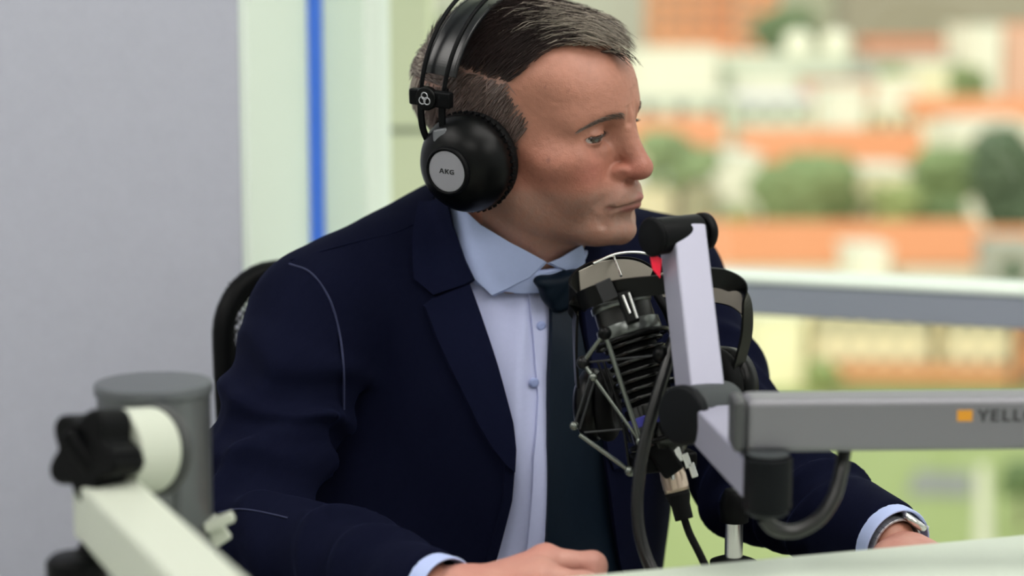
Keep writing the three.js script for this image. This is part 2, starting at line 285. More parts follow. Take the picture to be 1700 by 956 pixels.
// buildings: px0, px1, top, distance, colours; they stand on the ground or the slope
const Mroof = { o: gmat(0xdb9468, 0.9, 0.08, 0.2), d: gmat(0xc87c58, 0.9, 0.08, 0.2), g: mat(0xa9b0a4, 0.9), w: mat(0xe6e9d8, 0.9), b: mat(0x8f8a7c, 0.9) };
const Mwall = { w: gmat(0xf0f0dc, 0.9, 0.03, 0.1), c: gmat(0xe9dfba, 0.9, 0.03, 0.1), m: gmat(0xd3dcc8, 0.9, 0.03, 0.1), g: gmat(0xaeb3a6, 0.9, 0.04, 0.1), o: gmat(0xdc9c70, 0.9, 0.05, 0.1), y: gmat(0xf6f1cc, 0.9, 0.03, 0.1), b: gmat(0x9c9784, 0.9, 0.04, 0.1), p: gmat(0xe0b49c, 0.9, 0.04, 0.1) };
const Mwin = mat(0x5c6660, 0.3);
function building(label, px0, px1, pyTop, pyBase, dist, wk, rk, roofPx = 0, deep = 11, turn = 0, nwin = 0) {
  const t = thing('building', label, 'building');
  const c = P((px0 + px1) / 2, pyBase, dist), w = S(px1 - px0, dist), top = P((px0 + px1) / 2, pyTop + roofPx, dist).y, base = Math.min(GY, c.y);
  t.position.set(c.x, base, c.z); t.rotation.y = turn;
  const h = top - base;
  part(t, 'wall', box(w, h, deep, 0, h / 2, -deep / 2), Mwall[wk]);
  const rh = S(roofPx, dist);
  if (roofPx > 12) { const s = new THREE.Shape([new THREE.Vector2(-0.6, 0), new THREE.Vector2(deep + 0.6, 0), new THREE.Vector2(deep / 2, rh)]); const g = new THREE.ExtrudeGeometry(s, { depth: w + 1, bevelEnabled: false }); g.rotateY(Math.PI / 2); g.translate(-w / 2 - 0.5, h, 0); part(t, 'roof', g, Mroof[rk]); }
  else part(t, 'roof', box(w + 0.4, 0.5, deep + 0.4, 0, h + 0.2, -deep / 2), Mroof[rk]);
  if (nwin) { const fl = Math.max(1, Math.round(S(pyBase - pyTop - roofPx, dist) / 3.2)), sh = 3.2; for (let f = 0; f < fl; f++) for (let k = 0; k < nwin; k++) part(t, 'window', box(w / nwin * 0.42, 1.5, 0.2, -w / 2 + w * (k + 0.5) / nwin, h - sh * (f + 0.55), 0.02), Mwin); }
  return t;
}
const BL = [
  ['tall brick orange block at the top beside the man\'s hair', 1088, 1222, -70, 62, 430, 'o', 'd', 0, 14, 0.1, 4],
  ['orange brick block with pale side, right of the tall brick block', 1226, 1292, -40, 75, 420, 'o', 'o', 0, 12, -0.1, 2],
  ['long grey block along the top edge, above the trees', 1400, 1760, -60, 95, 470, 'b', 'b', 0, 14, 0.05, 0],
  ['grey green block at the top behind the man\'s head', 720, 1080, -60, 95, 460, 'g', 'g', 0, 14, 0.05, 0],
  ['white house at the right edge of the skyline row', 1600, 1665, 45, 95, 380, 'w', 'w', 0, 9, 0.2, 0],
  ['pink house at the right edge of the skyline row', 1668, 1760, 42, 105, 385, 'p', 'o', 0, 9, -0.1, 0],
  ['low house with a rust roof above the long grey building', 1440, 1570, 62, 105, 370, 'p', 'd', 14, 10, 0.1, 0],
  ['bright cream house level with the man\'s forehead', 1050, 1192, 84, 165, 330, 'w', 'w', 0, 10, 0.1, 0],
  ['long pale grey flat building below the two white tanks', 1196, 1420, 94, 160, 340, 'm', 'w', 0, 12, 0, 0],
  ['grey flat building to the right of the long pale one', 1425, 1590, 100, 165, 322, 'g', 'g', 0, 8, 0.05, 0],
  ['small white house in front of the long pale building', 1238, 1315, 128, 190, 300, 'w', 'w', 0, 8, 0.15, 0],
  ['brick pink house between the small white houses', 1330, 1450, 130, 190, 305, 'p', 'g', 0, 9, -0.1, 0],
  ['pale yellow house beside the small green tree', 1522, 1582, 108, 165, 310, 'y', 'w', 0, 8, 0.1, 0],
  ['white gabled house above the right orange roof', 1455, 1522, 136, 200, 290, 'w', 'w', 0, 8, -0.15, 0],
  ['pale house row level with the man\'s eyes', 1050, 1212, 160, 230, 280, 'm', 'w', 0, 9, 0.05, 3],
  ['mint pale row house beside the bright white tower', 1230, 1346, 165, 240, 275, 'm', 'm', 0, 9, 0, 3],
  ['bright white tower house above the long orange roof', 1374, 1436, 150, 245, 268, 'w', 'w', 0, 8, 0.1, 0],
  ['cream house to the right of the white tower', 1446, 1508, 185, 245, 270, 'c', 'w', 0, 8, 0.0, 2],
  ['long house with an orange roof at the right edge', 1520, 1790, 162, 250, 275, 'w', 'o', 36, 12, 0.04, 0],
  ['white long shed under the right orange roof', 1575, 1695, 205, 255, 255, 'w', 'w', 0, 8, 0, 0],
  ['orange roofed house beside the man\'s nose', 1020, 1200, 196, 330, 245, 'c', 'o', 44, 12, 0.05, 0],
  ['long orange roofed house in the middle of the view', 1238, 1532, 218, 330, 235, 'b', 'o', 50, 13, -0.04, 5],
  ['white corner house behind the middle trees', 1190, 1262, 262, 380, 220, 'w', 'w', 0, 9, 0.1, 0],
  ['cream wall beside the man\'s mouth', 1040, 1178, 302, 420, 215, 'c', 'c', 0, 9, 0, 0],
  ['beige house between the middle trees', 1395, 1505, 285, 400, 215, 'c', 'w', 0, 9, 0, 3],
  ['large house with a long orange roof above the transom', 1185, 1645, 380, 480, 185, 'w', 'o', 58, 15, 0.02, 0],
  ['orange roofed house at the right edge above the transom', 1656, 1800, 388, 480, 188, 'c', 'o', 48, 12, 0.0, 0],
  ['white cottage in front of the long orange roof', 1415, 1475, 418, 500, 177, 'w', 'w', 0, 5, 0.1, 0],
  ['grey shed at the right edge above the transom', 1640, 1720, 410, 500, 177, 'g', 'g', 0, 5, 0.0, 0],
  ['sunlit yellow house just below the transom', 1255, 1334, 522, 645, 165, 'y', 'w', 0, 9, 0.18, 0],
  ['cream row house with windows below the transom', 1350, 1545, 505, 612, 166, 'c', 'w', 0, 8, 0.0, 5],
  ['beige row house with windows at the right below the transom', 1568, 1676, 505, 616, 166, 'c', 'o', 0, 8, 0.03, 3],
  ['orange house at the right edge below the transom', 1690, 1800, 525, 640, 166, 'o', 'o', 0, 8, 0.0, 2],
];
for (const b of BL) building(...b);
{ // low orange garden wall along the lawn
  const o = part(scene, 'garden_wall', bar(P(1345, 614, 164), P(1690, 622, 164), 0.8, S(26, 164), 0.05, UPV), Mwall.o); o.position.y -= 0.0; o.userData = { label: 'long low terracotta garden wall along the lawn', category: 'wall' };
  for (const [px, l] of [[1325, 'left of the two round white water tanks'], [1388, 'right of the two round white water tanks']]) { const t = thing('water_tank', l, 'tank', 'water tanks'); const c = P(px, 94, 346); c.y = P(1308, 94, 340).y + 0.46; t.position.copy(c); part(t, 'drum', turned([[0, 0], [2.3, 0], [2.3, 2.6], [1.7, 3.6], [0, 3.9]], V(0, 0, 0), V(0, 1, 0), 20), Mwall.w); part(t, 'lid', turned([[0, 0], [0.6, 0], [0.6, 0.3], [0, 0.35]], V(0, 3.8, 0), V(0, 9, 0), 16), Mwall.m); }
}
// trees
const Mleaf = [gmat(0x84986a, 0.95, 0.16, 0.3), gmat(0x647852, 0.95, 0.16, 0.3), gmat(0x98a870, 0.95, 0.16, 0.3), gmat(0x566850, 0.95, 0.16, 0.3)], Mtrunk = mat(0x6b5844, 0.9);
function crown(w, h, sd) {
  const list = []; let s = sd * 7 + 3;
  for (let i = 0; i < 16; i++) { s = (s * 16807) % 2147483647; const a = s % 628 / 100, b = (s >> 5) % 100 / 100, c = (s >> 9) % 100 / 100; const g = new THREE.IcosahedronGeometry((0.2 + 0.14 * c) * Math.min(w, h), 2), p = g.attributes.position; for (let k = 0; k < p.count; k++) { const n = 1 + 0.5 * (noise(p.getX(k) * 1.3 + i, p.getY(k) * 1.3, p.getZ(k) * 1.3) - 0.5); p.setXYZ(k, p.getX(k) * n, p.getY(k) * n * 0.85, p.getZ(k) * n); } g.computeVertexNormals(); const r = 0.34 * Math.sqrt(b); g.translate(Math.cos(a) * r * w, (c - 0.5) * 0.62 * h, Math.sin(a) * r * w * 0.7); list.push(g); }
  return merge(list);
}
function tree(label, px0, px1, py0, py1, dist, k) {
  const t = thing('tree', label, 'tree', 'town trees'), c = P((px0 + px1) / 2, (py0 + py1) / 2, dist), w = S(px1 - px0, dist), h = S(py1 - py0, dist);
  t.position.set(c.x, GY, c.z); const g = crown(w, h, px0); g.translate(0, c.y - GY, 0); part(t, 'crown', g, Mleaf[k]); part(t, 'trunk', rod(V(0, 0, 0), V(0, c.y - GY, 0), w * 0.06, w * 0.03, 8), Mtrunk);
}
for (const a of [
  ['dark round tree left of the two white tanks', 1250, 1352, 18, 100, 365, 1], ['small bright green tree behind the white gabled house', 1462, 1512, 112, 150, 300, 2], ['green tree between yellow house and right edge', 1572, 1652, 108, 172, 300, 0],
  ['bushy green tree beside the man\'s nose', 1052, 1200, 222, 318, 205, 0], ['large dark green tree in the middle of the view', 1250, 1425, 262, 402, 207, 0],
  ['olive tree right of the middle tree', 1448, 1520, 305, 395, 206, 2], ['wide olive tree under the right orange roof', 1500, 1630, 235, 390, 225, 0], ['tall dark tree at the right edge', 1625, 1760, 215, 400, 214, 3], ['low dark bush above the long orange roof at right', 1525, 1612, 335, 405, 209, 1],
  ['pale shrub above the long orange roof at left', 1200, 1250, 345, 395, 209, 2], ['dark shrub at the right edge above the transom', 1652, 1725, 425, 470, 160, 3], ['green shrub beside the yellow house on the lawn', 1340, 1400, 600, 645, 160, 2],
  ['grey green tree behind the man\'s nape, near the window frame', 715, 800, 20, 150, 300, 1],
  ['small tree at the right edge of the lawn', 1660, 1740, 765, 835, 120, 1],
]) tree(...a);
{ // the town goes on to both sides of the view
  const wk = ['w', 'c', 'm', 'g', 'y', 'p'], rk = ['o', 'd', 'w', 'g'];
  for (let i = 0; i < 30; i++) {
    const row = i % 3, k = Math.floor(i / 3), right = k < 7, px = right ? 1850 + k * 230 + rr(0, 30) : 690 - (k - 7) * 330 + row * 70 - 300 * (row === 2), dist = [176, 238, 318][row] + rr(0, 10), top = [400, 225, 110][row] + rr(-10, 10), w = rr(110, 170) * [1, 0.9, 0.8][row];
    const look = ['white', 'cream', 'pale grey green', 'grey', 'pale yellow', 'pinkish'][i % 6] + ' walled house, ' + ['orange', 'rust', 'white', 'grey'][i % 4] + ' roof, in the ' + ['near', 'middle', 'far'][row] + ' row '; const b = building(look + (right ? 'beyond the right edge' : 'behind the grey pier'), px, px + w, top, top + 100, dist, wk[i % 6], rk[i % 4], i % 2 ? 40 : 0, 10, 0, 0); b.userData.group = right ? 'houses beyond the right edge' : 'houses behind the pier';
    if (i % 2 === 0) { const t = [px + w + 25, px + w + 95, top + 10, top + 90, dist - 8, i % 4]; tree(right ? 'tree between the houses beyond the right edge of the view' : 'tree between the houses behind the grey pier', ...t); }
  }
}
{ // pale slab of the neighbouring facade just outside the glass
  const t = thing('facade_column', 'pale cream facade column with a joint, outside the window behind the man', 'column'); const a = P(612, 300, 4.6), b = P(714, 300, 4.6), w = b.x - a.x; t.position.set((a.x + b.x) / 2, -30, a.z);
  const m = gmat(0xe6ecc4, 0.85, 0.02, 0.8), yj = P(650, 216, 4.6).y + 30;
  part(t, 'panel', box(w, yj - 0.008, 0.3, 0, (yj - 0.008) / 2, -0.15), m); part(t, 'panel', box(w, 6, 0.3, 0, yj + 0.008 + 3, -0.15), m); part(t, 'joint', box(w - 0.02, 0.018, 0.26, 0, yj, -0.15), mat(0x9aa08c, 0.9));
}

// ---------------------------------------------------------------- the man
const person = thing('person', 'seated man in navy suit and tie wearing headphones, face turned to the right', 'person');
const O = P(884, 226, 2.0), SC = V(1.06, 0.97, 1.10);
const HQ = new THREE.Quaternion().setFromEuler(new THREE.Euler(5 * Math.PI / 180, 60 * Math.PI / 180, 9 * Math.PI / 180, 'YXZ')), HQi = HQ.clone().invert();
const HM = new THREE.Matrix4().compose(O, HQ, SC), HMi = HM.clone().invert(), HE = HMi.elements;
const HU = new THREE.Matrix4().compose(O, HQ, V(1, 1, 1));     // the same without the stretch
const hp = (x, y, z) => V(x, y, z).applyMatrix4(HM), hu = (x, y, z) => V(x, y, z).applyMatrix4(HU);
const toHead = (x, y, z) => [HE[0] * x + HE[4] * y + HE[8] * z + HE[12], HE[1] * x + HE[5] * y + HE[9] * z + HE[13], HE[2] * x + HE[6] * y + HE[10] * z + HE[14]];
const HD = {
  cran: ell(V(0, 0.048, -0.014), V(0.075, 0.080, 0.104)), fore: ell(V(0, 0.052, 0.028), V(0.064, 0.060, 0.066)), face: ell(V(0, -0.022, 0.032), V(0.057, 0.066, 0.056)),
  jaw: cone(V(0.052, -0.040, -0.002), V(0.024, -0.078, 0.064), 0.019, 0.017), chin: cone(V(0, -0.084, 0.088), V(0.013, -0.082, 0.081), 0.0175, 0.016),
  cheek: ell(V(0.045, -0.006, 0.058), V(0.021, 0.018, 0.022)), brow: cone(V(0.012, 0.037, 0.0855), V(0.044, 0.036, 0.066), 0.0105, 0.0095),
  sock: ell(V(0.0315, 0.0175, 0.104), V(0.0215, 0.0168, 0.026)), lid: ell(V(0.032, 0.0185, 0.0740), V(0.0143, 0.0143, 0.0143)),
  bridge: cone(V(0, 0.026, 0.0900), V(0, -0.013, 0.1090), 0.0086, 0.0102), tip: ell(V(0, -0.0190, 0.1095), V(0.0112, 0.0098, 0.0110)), ala: ell(V(0.0130, -0.0210, 0.0965), V(0.0068, 0.0074, 0.0105)),
  nost: ell(V(0.0066, -0.0300, 0.1040), V(0.0036, 0.0040, 0.0055)), fold: ell(V(0.036, -0.037, 0.062), V(0.020, 0.024, 0.021)), muz: ell(V(0, -0.049, 0.086), V(0.029, 0.025, 0.0225)),
  ul: cone(V(0, -0.0475, 0.1090), V(0.024, -0.0540, 0.0905), 0.0044, 0.0028), ll: cone(V(0, -0.0578, 0.1075), V(0.020, -0.0570, 0.0920), 0.0052, 0.0030), slit: cone(V(0, -0.0522, 0.1155), V(0.028, -0.0570, 0.0930), 0.0018, 0.0015),
  ment: cone(V(0, -0.0690, 0.1145), V(0.016, -0.0680, 0.1050), 0.0075, 0.0060), ear: ell(V(0.078, -0.002, -0.012), V(0.011, 0.033, 0.020)), crease: cone(V(0.020, -0.024, 0.1025), V(0.035, -0.052, 0.0915), 0.0045, 0.0035), mario: cone(V(0.0295, -0.057, 0.0955), V(0.031, -0.072, 0.0900), 0.0035, 0.002), crow: cone(V(0.050, 0.0185, 0.0685), V(0.060, 0.0205, 0.0560), 0.0012, 0.0008), crow2: cone(V(0.050, 0.0145, 0.0680), V(0.060, 0.0110, 0.0560), 0.0012, 0.0008), glab: cone(V(0.0075, 0.030, 0.1030), V(0.0085, 0.043, 0.1035), 0.0022, 0.0015),
  bag: cone(V(0.022, 0.0035, 0.0835), V(0.043, 0.0055, 0.074), 0.0035, 0.003), temple: ell(V(0.098, 0.040, 0.050), V(0.028, 0.035, 0.035)),
};
function headLocal(X, y, z) {
  const x = Math.abs(X);
  let d = smin(HD.cran(x, y, z), HD.fore(x, y, z), 0.03);
  d = smin(d, HD.face(x, y, z), 0.035);
  if (y < 0.09) {
    d = smin(d, HD.jaw(x, y, z), 0.03); d = smin(d, HD.chin(x, y, z), 0.022); d = smin(d, HD.cheek(x, y, z), 0.028);
    d = smax(d, -HD.temple(x, y, z), 0.03);
    if (z > 0.03) {
      d = smin(d, HD.brow(x, y, z), 0.018); d = smax(d, -HD.sock(x, y, z), 0.014);
      d = smin(d, HD.bag(x, y, z), 0.008);
      let l = HD.lid(x, y, z); const slope = (x - 0.032) * -0.10; const up = Math.max(l, 0.0207 + slope - y), lo = Math.max(l + 0.0004, y - (0.0142 + slope * 0.6)); d = smin(d, up, 0.0035); d = smin(d, lo, 0.003);
      d = smin(d, HD.fold(x, y, z), 0.02); d = smin(d, HD.muz(x, y, z), 0.014);
      d = smin(d, HD.bridge(x, y, z), 0.016); d = smin(d, HD.tip(x, y, z), 0.008); d = smin(d, HD.ala(x, y, z), 0.006);
      d = smax(d, -HD.nost(x, y, z), 0.004); d = smax(d, -HD.crease(x, y, z), 0.008);
      d = smin(d, HD.ul(x, y, z), 0.005); d = smin(d, HD.ll(x, y, z), 0.005); d = smax(d, -HD.slit(x, y, z), 0.0025); d = smax(d, -HD.ment(x, y, z), 0.012); d = smax(d, -HD.mario(x, y, z), 0.006); d = smax(d, -HD.glab(x, y, z), 0.005);
    }
    d = smin(d, HD.ear(x, y, z), 0.008);
  }
  return d;
}
const neckA = hp(0, -0.045, -0.022), neckB = P(838, 470, 2.08), neckF = cone(neckA, neckB, 0.060, 0.066), throat = cone(hp(0, -0.074, 0.048), P(888, 425, 2.035), 0.018, 0.038), throat2 = cone(hp(-0.03, -0.07, 0.02), P(850, 420, 2.03), 0.026, 0.045);
const skinHead = (x, y, z) => { const q = toHead(x, y, z); let d = headLocal(q[0], q[1], q[2]); d = smin(d, neckF(x, y, z), 0.03); d = smin(d, throat(x, y, z), 0.03); return smin(d, throat2(x, y, z), 0.03); };
const neckSDF = (x, y, z) => smin(smin(neckF(x, y, z), throat(x, y, z), 0.03), throat2(x, y, z), 0.03);

// ---- skeleton
const TH = 0.42, TQ = new THREE.Quaternion().setFromAxisAngle(UPV, TH), TF = V(Math.sin(TH), 0, Math.cos(TH)), TX = V(Math.cos(TH), 0, -Math.sin(TH));
const shR = P(517, 535, 2.00), elR = P(400, 888, 1.87), wrR = P(722, 984, 1.675), shL = P(1108, 478, 2.17), elL = P(1250, 790, 2.03), wrL = P(1476, 902, 1.845);
const chestC = P(845, 600, 2.12), bellyC = P(862, 900, 2.11), hipC = V(0.03, 0.56, -0.09);
const chest = ell(chestC, V(0.200, 0.205, 0.122), TQ), belly = ell(bellyC, V(0.158, 0.26, 0.135), TQ), shl = cone(P(560, 505, 2.03), P(1080, 470, 2.17), 0.058, 0.058);
const trapR = cone(P(738, 398, 2.085), P(525, 512, 2.01), 0.045, 0.054), trapL = cone(P(925, 425, 2.15), P(1095, 455, 2.17), 0.042, 0.056);
const armR1 = cone(shR, elR, 0.066, 0.055), armR2 = cone(elR, wrR, 0.052, 0.036), armL1 = cone(shL, elL, 0.062, 0.056), armL2 = cone(elL, wrL, 0.058, 0.0405);
const flank = cone(P(620, 640, 2.10), P(600, 960, 2.06), 0.085, 0.11);
const torsoOuter = (x, y, z) => { let d = smin(chest(x, y, z), belly(x, y, z), 0.09); d = smin(d, shl(x, y, z), 0.06); d = smin(d, trapR(x, y, z), 0.04); d = smin(d, flank(x, y, z), 0.06); return smin(d, trapL(x, y, z), 0.04); };
// cloth folds along an arm: ridges that wind round its axis
function folds(a, b, freq, amp, wind, from, to, ph) {
  const ax = b.clone().sub(a), L = ax.length(); ax.normalize(); const u = Math.abs(ax.y) < 0.9 ? V(0, 0, 0).crossVectors(ax, UPV).normalize() : V(1, 0, 0), v = V(0, 0, 0).crossVectors(ax, u);
  return (x, y, z) => {
    const p = x - a.x, q = y - a.y, r = z - a.z, s = (p * ax.x + q * ax.y + r * ax.z) / L; if (s < from - 0.2 || s > to + 0.2) return 0;
    const an = Math.atan2(p * v.x + q * v.y + r * v.z, p * u.x + q * u.y + r * u.z), w = sstep(from - 0.2, from, s) * (1 - sstep(to, to + 0.2, s));
    const n = noise(x * 13 + 7, y * 13, z * 13), t = s * freq + wind * Math.sin(an + ph) + n * 0.9, k = 0.5 + 0.5 * Math.cos(6.2832 * t);
    return w * amp * (Math.pow(k, 1.7) * 1.5 - 0.5) * (0.5 + noise(x * 9, y * 9 + 3, z * 9));
  };
}
const foldList = [folds(elL, wrL, 5.4, 0.0058, 0.6, -0.15, 0.58, 0.6), folds(shL, elL, 3.6, 0.006, 0.4, 0.45, 1.1, 1.5), folds(shR, elR, 3.8, 0.0060, 0.55, 0.30, 0.95, 0.4), folds(elR, wrR, 4.4, 0.0058, 0.5, 0.0, 0.75, 2.0)];
const cuffCutR = (() => { const ax = wrR.clone().sub(elR).normalize(), c = wrR.dot(ax); return (x, y, z) => x * ax.x + y * ax.y + z * ax.z - c; })(), cuffCutL = (() => { const ax = V(0.48, -0.12, 0.87).normalize(), c = wrL.dot(ax); return (x, y, z) => x * ax.x + y * ax.y + z * ax.z - c; })();
const jacketWhole = (x, y, z) => {
  let d = torsoOuter(x, y, z);
  let r = smin(armR1(x, y, z), smax(armR2(x, y, z), cuffCutR(x, y, z), 0.006), 0.03), l = smin(armL1(x, y, z), smax(armL2(x, y, z), cuffCutL(x, y, z), 0.006), 0.03);
  for (let i = 0; i < 2; i++) { l -= foldList[i](x, y, z); r -= foldList[i + 2](x, y, z); }
  d -= 0.004 * (noise(x * 11, y * 7, z * 11) - 0.5) + 0.0015 * (noise(x * 40, y * 25, z * 40) - 0.5);
  d = smin(d, l, 0.022); return smin(d, r, 0.018);
};
// outlines are read where the photograph shows them on the cloth, then kept as points of the jacket
const openPx = [[738, 322], [748, 372], [766, 440], [792, 520], [822, 610], [846, 700], [851, 760], [845, 830], [820, 925], [800, 1010], [1050, 1010], [1030, 930], [1020, 860], [1007, 760], [990, 660], [972, 560], [962, 480], [960, 435], [962, 400], [940, 340], [840, 300]];
const openPts = openPx.map(([a, b]) => hit(a, b, torsoOuter) || P(a, b, 2.03)), openUV = openPts.map((p) => [p.dot(TX), p.y]), T0 = chestC.dot(TF) - 0.01;
function poly2(px, py, V2) { let d = 1e9, s = 1; for (let i = 0, j = V2.length - 1; i < V2.length; j = i++) { const ex = V2[j][0] - V2[i][0], ey = V2[j][1] - V2[i][1], wx = px - V2[i][0], wy = py - V2[i][1], t = clamp((wx * ex + wy * ey) / (ex * ex + ey * ey), 0, 1), bx = wx - ex * t, by = wy - ey * t; d = Math.min(d, bx * bx + by * by); const c1 = py >= V2[i][1], c2 = py < V2[j][1], c3 = ex * wy > ey * wx; if ((c1 && c2 && c3) || (!c1 && !c2 && !c3)) s = -s; } return s * Math.sqrt(d); }
const opening = (x, y, z) => Math.max(poly2(x * TX.x + z * TX.z, y, openUV), T0 - (x * TF.x + z * TF.z));
const hemCut = (x, y, z) => 0.60 - y;
const jacketSDF = (x, y, z) => { let d = jacketWhole(x, y, z); if (d > 0.05 || d < -0.05) return d; d = smax(d, -opening(x, y, z), 0.003); d = smax(d, -(neckSDF(x, y, z) - 0.014), 0.006); return Math.max(d, hemCut(x, y, z)); };
const foldA = hit(876, 470, torsoOuter), foldB = hit(846, 760, torsoOuter), fAx = foldA.dot(TX), fAy = foldA.y, fBx = foldB.dot(TX), fBy = foldB.y;
const ridge = (x, y, z) => { const u = x * TX.x + z * TX.z, ex = fBx - fAx, ey = fBy - fAy, t = clamp(((u - fAx) * ex + (y - fAy) * ey) / (ex * ex + ey * ey), 0, 1), q = Math.hypot(u - fAx - ex * t, y - fAy - ey * t), s = u - fAx - ex * t; return 0.007 * Math.exp(-(((s - 0.002) / 0.009) ** 2)) * Math.exp(-((Math.max(0, q - Math.abs(s)) / 0.02) ** 2)) * (1 - 0.5 * t); };
const shirtFold = (x, y, z) => ridge(x, y, z) + 0.004 * Math.sin((x * TX.x + z * TX.z) * 60 + y * 18) * sstep(1.02, 0.80, y) + 0.0035 * (noise(x * 22, y * 7, z * 22) - 0.5);
const shirtSDF = (x, y, z) => Math.max(torsoOuter(x, y, z) + 0.012 - shirtFold(x, y, z), 0.58 - y);
const jLo = V(-0.40, 0.56, -0.40), jHi = V(0.48, 1.16, 0.42);
const Mjacket = new THREE.MeshPhysicalMaterial({ color: 0xffffff, map: grain(256, 0x090c1f, 0.022, 9, 1, 5), roughness: 0.9, specularIntensity: 0.12, sheen: 0.36, sheenColor: new THREE.Color(0x2f3c70), sheenRoughness: 0.6 });
const Mlapel = new THREE.MeshPhysicalMaterial({ color: 0xffffff, map: grain(256, 0x0b0f25, 0.022, 9, 1, 15), roughness: 0.88, specularIntensity: 0.15, sheen: 0.22, sheenColor: new THREE.Color(0x2e3a68), sheenRoughness: 0.6 });
const Mshirt = gmat(0xadb3d6, 0.85, 0.02, 10), Mcollar = gmat(0xaab8e2, 0.8, 0.02, 10);
const jacket = part(person, 'jacket', meshSDF(jacketSDF, jLo, jHi, 0.0045, 0.003), Mjacket, 'dark navy wool suit jacket');
const shirt = part(person, 'shirt', meshSDF(shirtSDF, jLo, jHi, 0.007), Mshirt, 'pale lavender blue dress shirt');

// lapels, collars and seams lie on the jacket as cloth with thickness
const onJacket = (l) => l.map(([a, b]) => hit(a, b, jacketWhole) || P(a, b, 2.0));
part(jacket, 'lapel', sheet(onJacket([[702, 507], [722, 492], [776, 470], [795, 522], [824, 610], [848, 700], [853, 745], [851, 782], [836, 770], [814, 742], [790, 702], [768, 656], [746, 612], [722, 560]]), jacketWhole, TF, TX, UPV, 0.0025, 0.004), Mlapel);
part(jacket, 'lapel', sheet(onJacket([[966, 404], [1000, 398], [1030, 440], [1060, 500], [1082, 560], [1076, 660], [1056, 760], [1016, 778], [1006, 752], [989, 660], [971, 560], [961, 480]]), jacketWhole, TF, TX, UPV, 0.0025, 0.004), Mlapel);
part(jacket, 'front_edge', sheet(onJacket([[836, 768], [853, 772], [848, 830], [823, 925], [803, 1003], [789, 1000], [809, 922], [834, 830]]), jacketWhole, TF, TX, UPV, 0.0012, 0.0022), Mjacket);
part(jacket, 'front_edge', sheet(onJacket([[1002, 752], [1017, 756], [1031, 860], [1042, 930], [1060, 1003], [1047, 1006], [1027, 930], [1017, 860]]), jacketWhole, TF, TX, UPV, 0.0012, 0.0022), Mjacket);
function seam(px, r, m, name = 'seam') { const pts = px.map(([a, b]) => hit(a, b, jacketWhole)).filter(Boolean); return part(jacket, name, tube(pts, r, 80, 6), m); }
const Mseam = mat(0x171e40, 0.8);
seam([[452, 436], [480, 438], [515, 452], [545, 492], [562, 545], [570, 605], [571, 680]], 0.0013, Mseam);
seam([[482, 432], [540, 415], [600, 399], [660, 384], [688, 372]], 0.0006, Mlapel);
seam([[362, 850], [400, 845], [450, 853], [478, 860]], 0.0009, Mseam);

// shirt collar, placket and tie
const collarBase = (x, y, z) => smin(neckSDF(x, y, z) - 0.006, shirtSDF(x, y, z), 0.02);
const onCollar = (l) => l.map(([a, b]) => hit(a, b, collarBase) || P(a, b, 2.02));
const leafN = V(-0.25, 0.32, 0.92).normalize(), leafX = V(0, 0, 0).crossVectors(UPV, leafN).normalize(), leafY = V(0, 0, 0).crossVectors(leafN, leafX);
const jcBase = (x, y, z) => smin(Math.min(neckSDF(x, y, z) - 0.016, shirtSDF(x, y, z) - 0.004), jacketWhole(x, y, z), 0.012);
part(jacket, 'collar', sheet([[698, 336], [742, 326], [753, 375], [772, 430], [788, 464], [776, 473], [722, 491], [690, 464], [687, 400]].map(([a, b]) => hit(a, b, jcBase) || P(a, b, 2.0)), jcBase, leafN, leafX, leafY, 0.002, 0.004, 0.006), Mlapel);
part(shirt, 'collar_leaf', sheet(onCollar([[738, 330], [760, 332], [775, 352], [800, 375], [850, 405], [908, 436], [882, 462], [852, 477], [819, 492], [792, 466], [772, 430], [752, 378]]), collarBase, leafN, leafX, leafY, 0.003, 0.003, 0.006), Mcollar, 'folded shirt collar');
const leafN2 = V(0.45, 0.25, 0.86).normalize(), leafX2 = V(0, 0, 0).crossVectors(UPV, leafN2).normalize(), leafY2 = V(0, 0, 0).crossVectors(leafN2, leafX2);
part(shirt, 'collar_leaf', sheet(onCollar([[908, 437], [930, 428], [962, 408], [968, 440], [960, 470], [940, 452], [922, 444]]), collarBase, leafN2, leafX2, leafY2, 0.003, 0.003, 0.006), Mcollar);
const nAx = neckB.clone().sub(neckA).normalize();
{ // collar stand round the neck
  const c = P(850, 403, 2.05), tilt = V(0.10, 1, 0.42).normalize();
  const st = (x, y, z) => Math.max(Math.abs(neckSDF(x, y, z) - 0.006) - 0.0028, Math.abs((x - c.x) * tilt.x + (y - c.y) * tilt.y + (z - c.z) * tilt.z) - 0.013);
  part(shirt, 'collar_stand', meshSDF(st, c.clone().add(V(-0.13, -0.1, -0.13)), c.clone().add(V(0.13, 0.1, 0.13)), 0.0026), Mcollar);
}
const onShirt = (l) => l.map(([a, b]) => hit(a, b, shirtSDF) || P(a, b, 2.0));
part(shirt, 'placket', sheet(onShirt([[874, 470], [902, 486], [906, 560], [905, 700], [900, 920], [872, 920], [884, 760], [892, 660], [884, 560]]), shirtSDF, TF, TX, UPV, 0.001, 0.002), Mshirt);
for (const py of [540, 634]) part(shirt, 'button', turned([[0, 0], [0.005, 0], [0.005, 0.0015], [0.003, 0.0022], [0, 0.0018]], hit(py < 600 ? 896 : 884, py, shirtSDF).addScaledVector(TF, 0.003), hit(py < 600 ? 896 : 884, py, shirtSDF).addScaledVector(TF, 0.1), 18), mat(0x8f9ccb, 0.35));
const Mtie = new THREE.MeshPhysicalMaterial({ color: 0xffffff, map: grain(256, 0x081420, 0.022, 14, 6, 21), roughness: 0.5, specularIntensity: 0.22, sheen: 0.1, sheenColor: new THREE.Color(0x2c4a66), sheenRoughness: 0.35 });
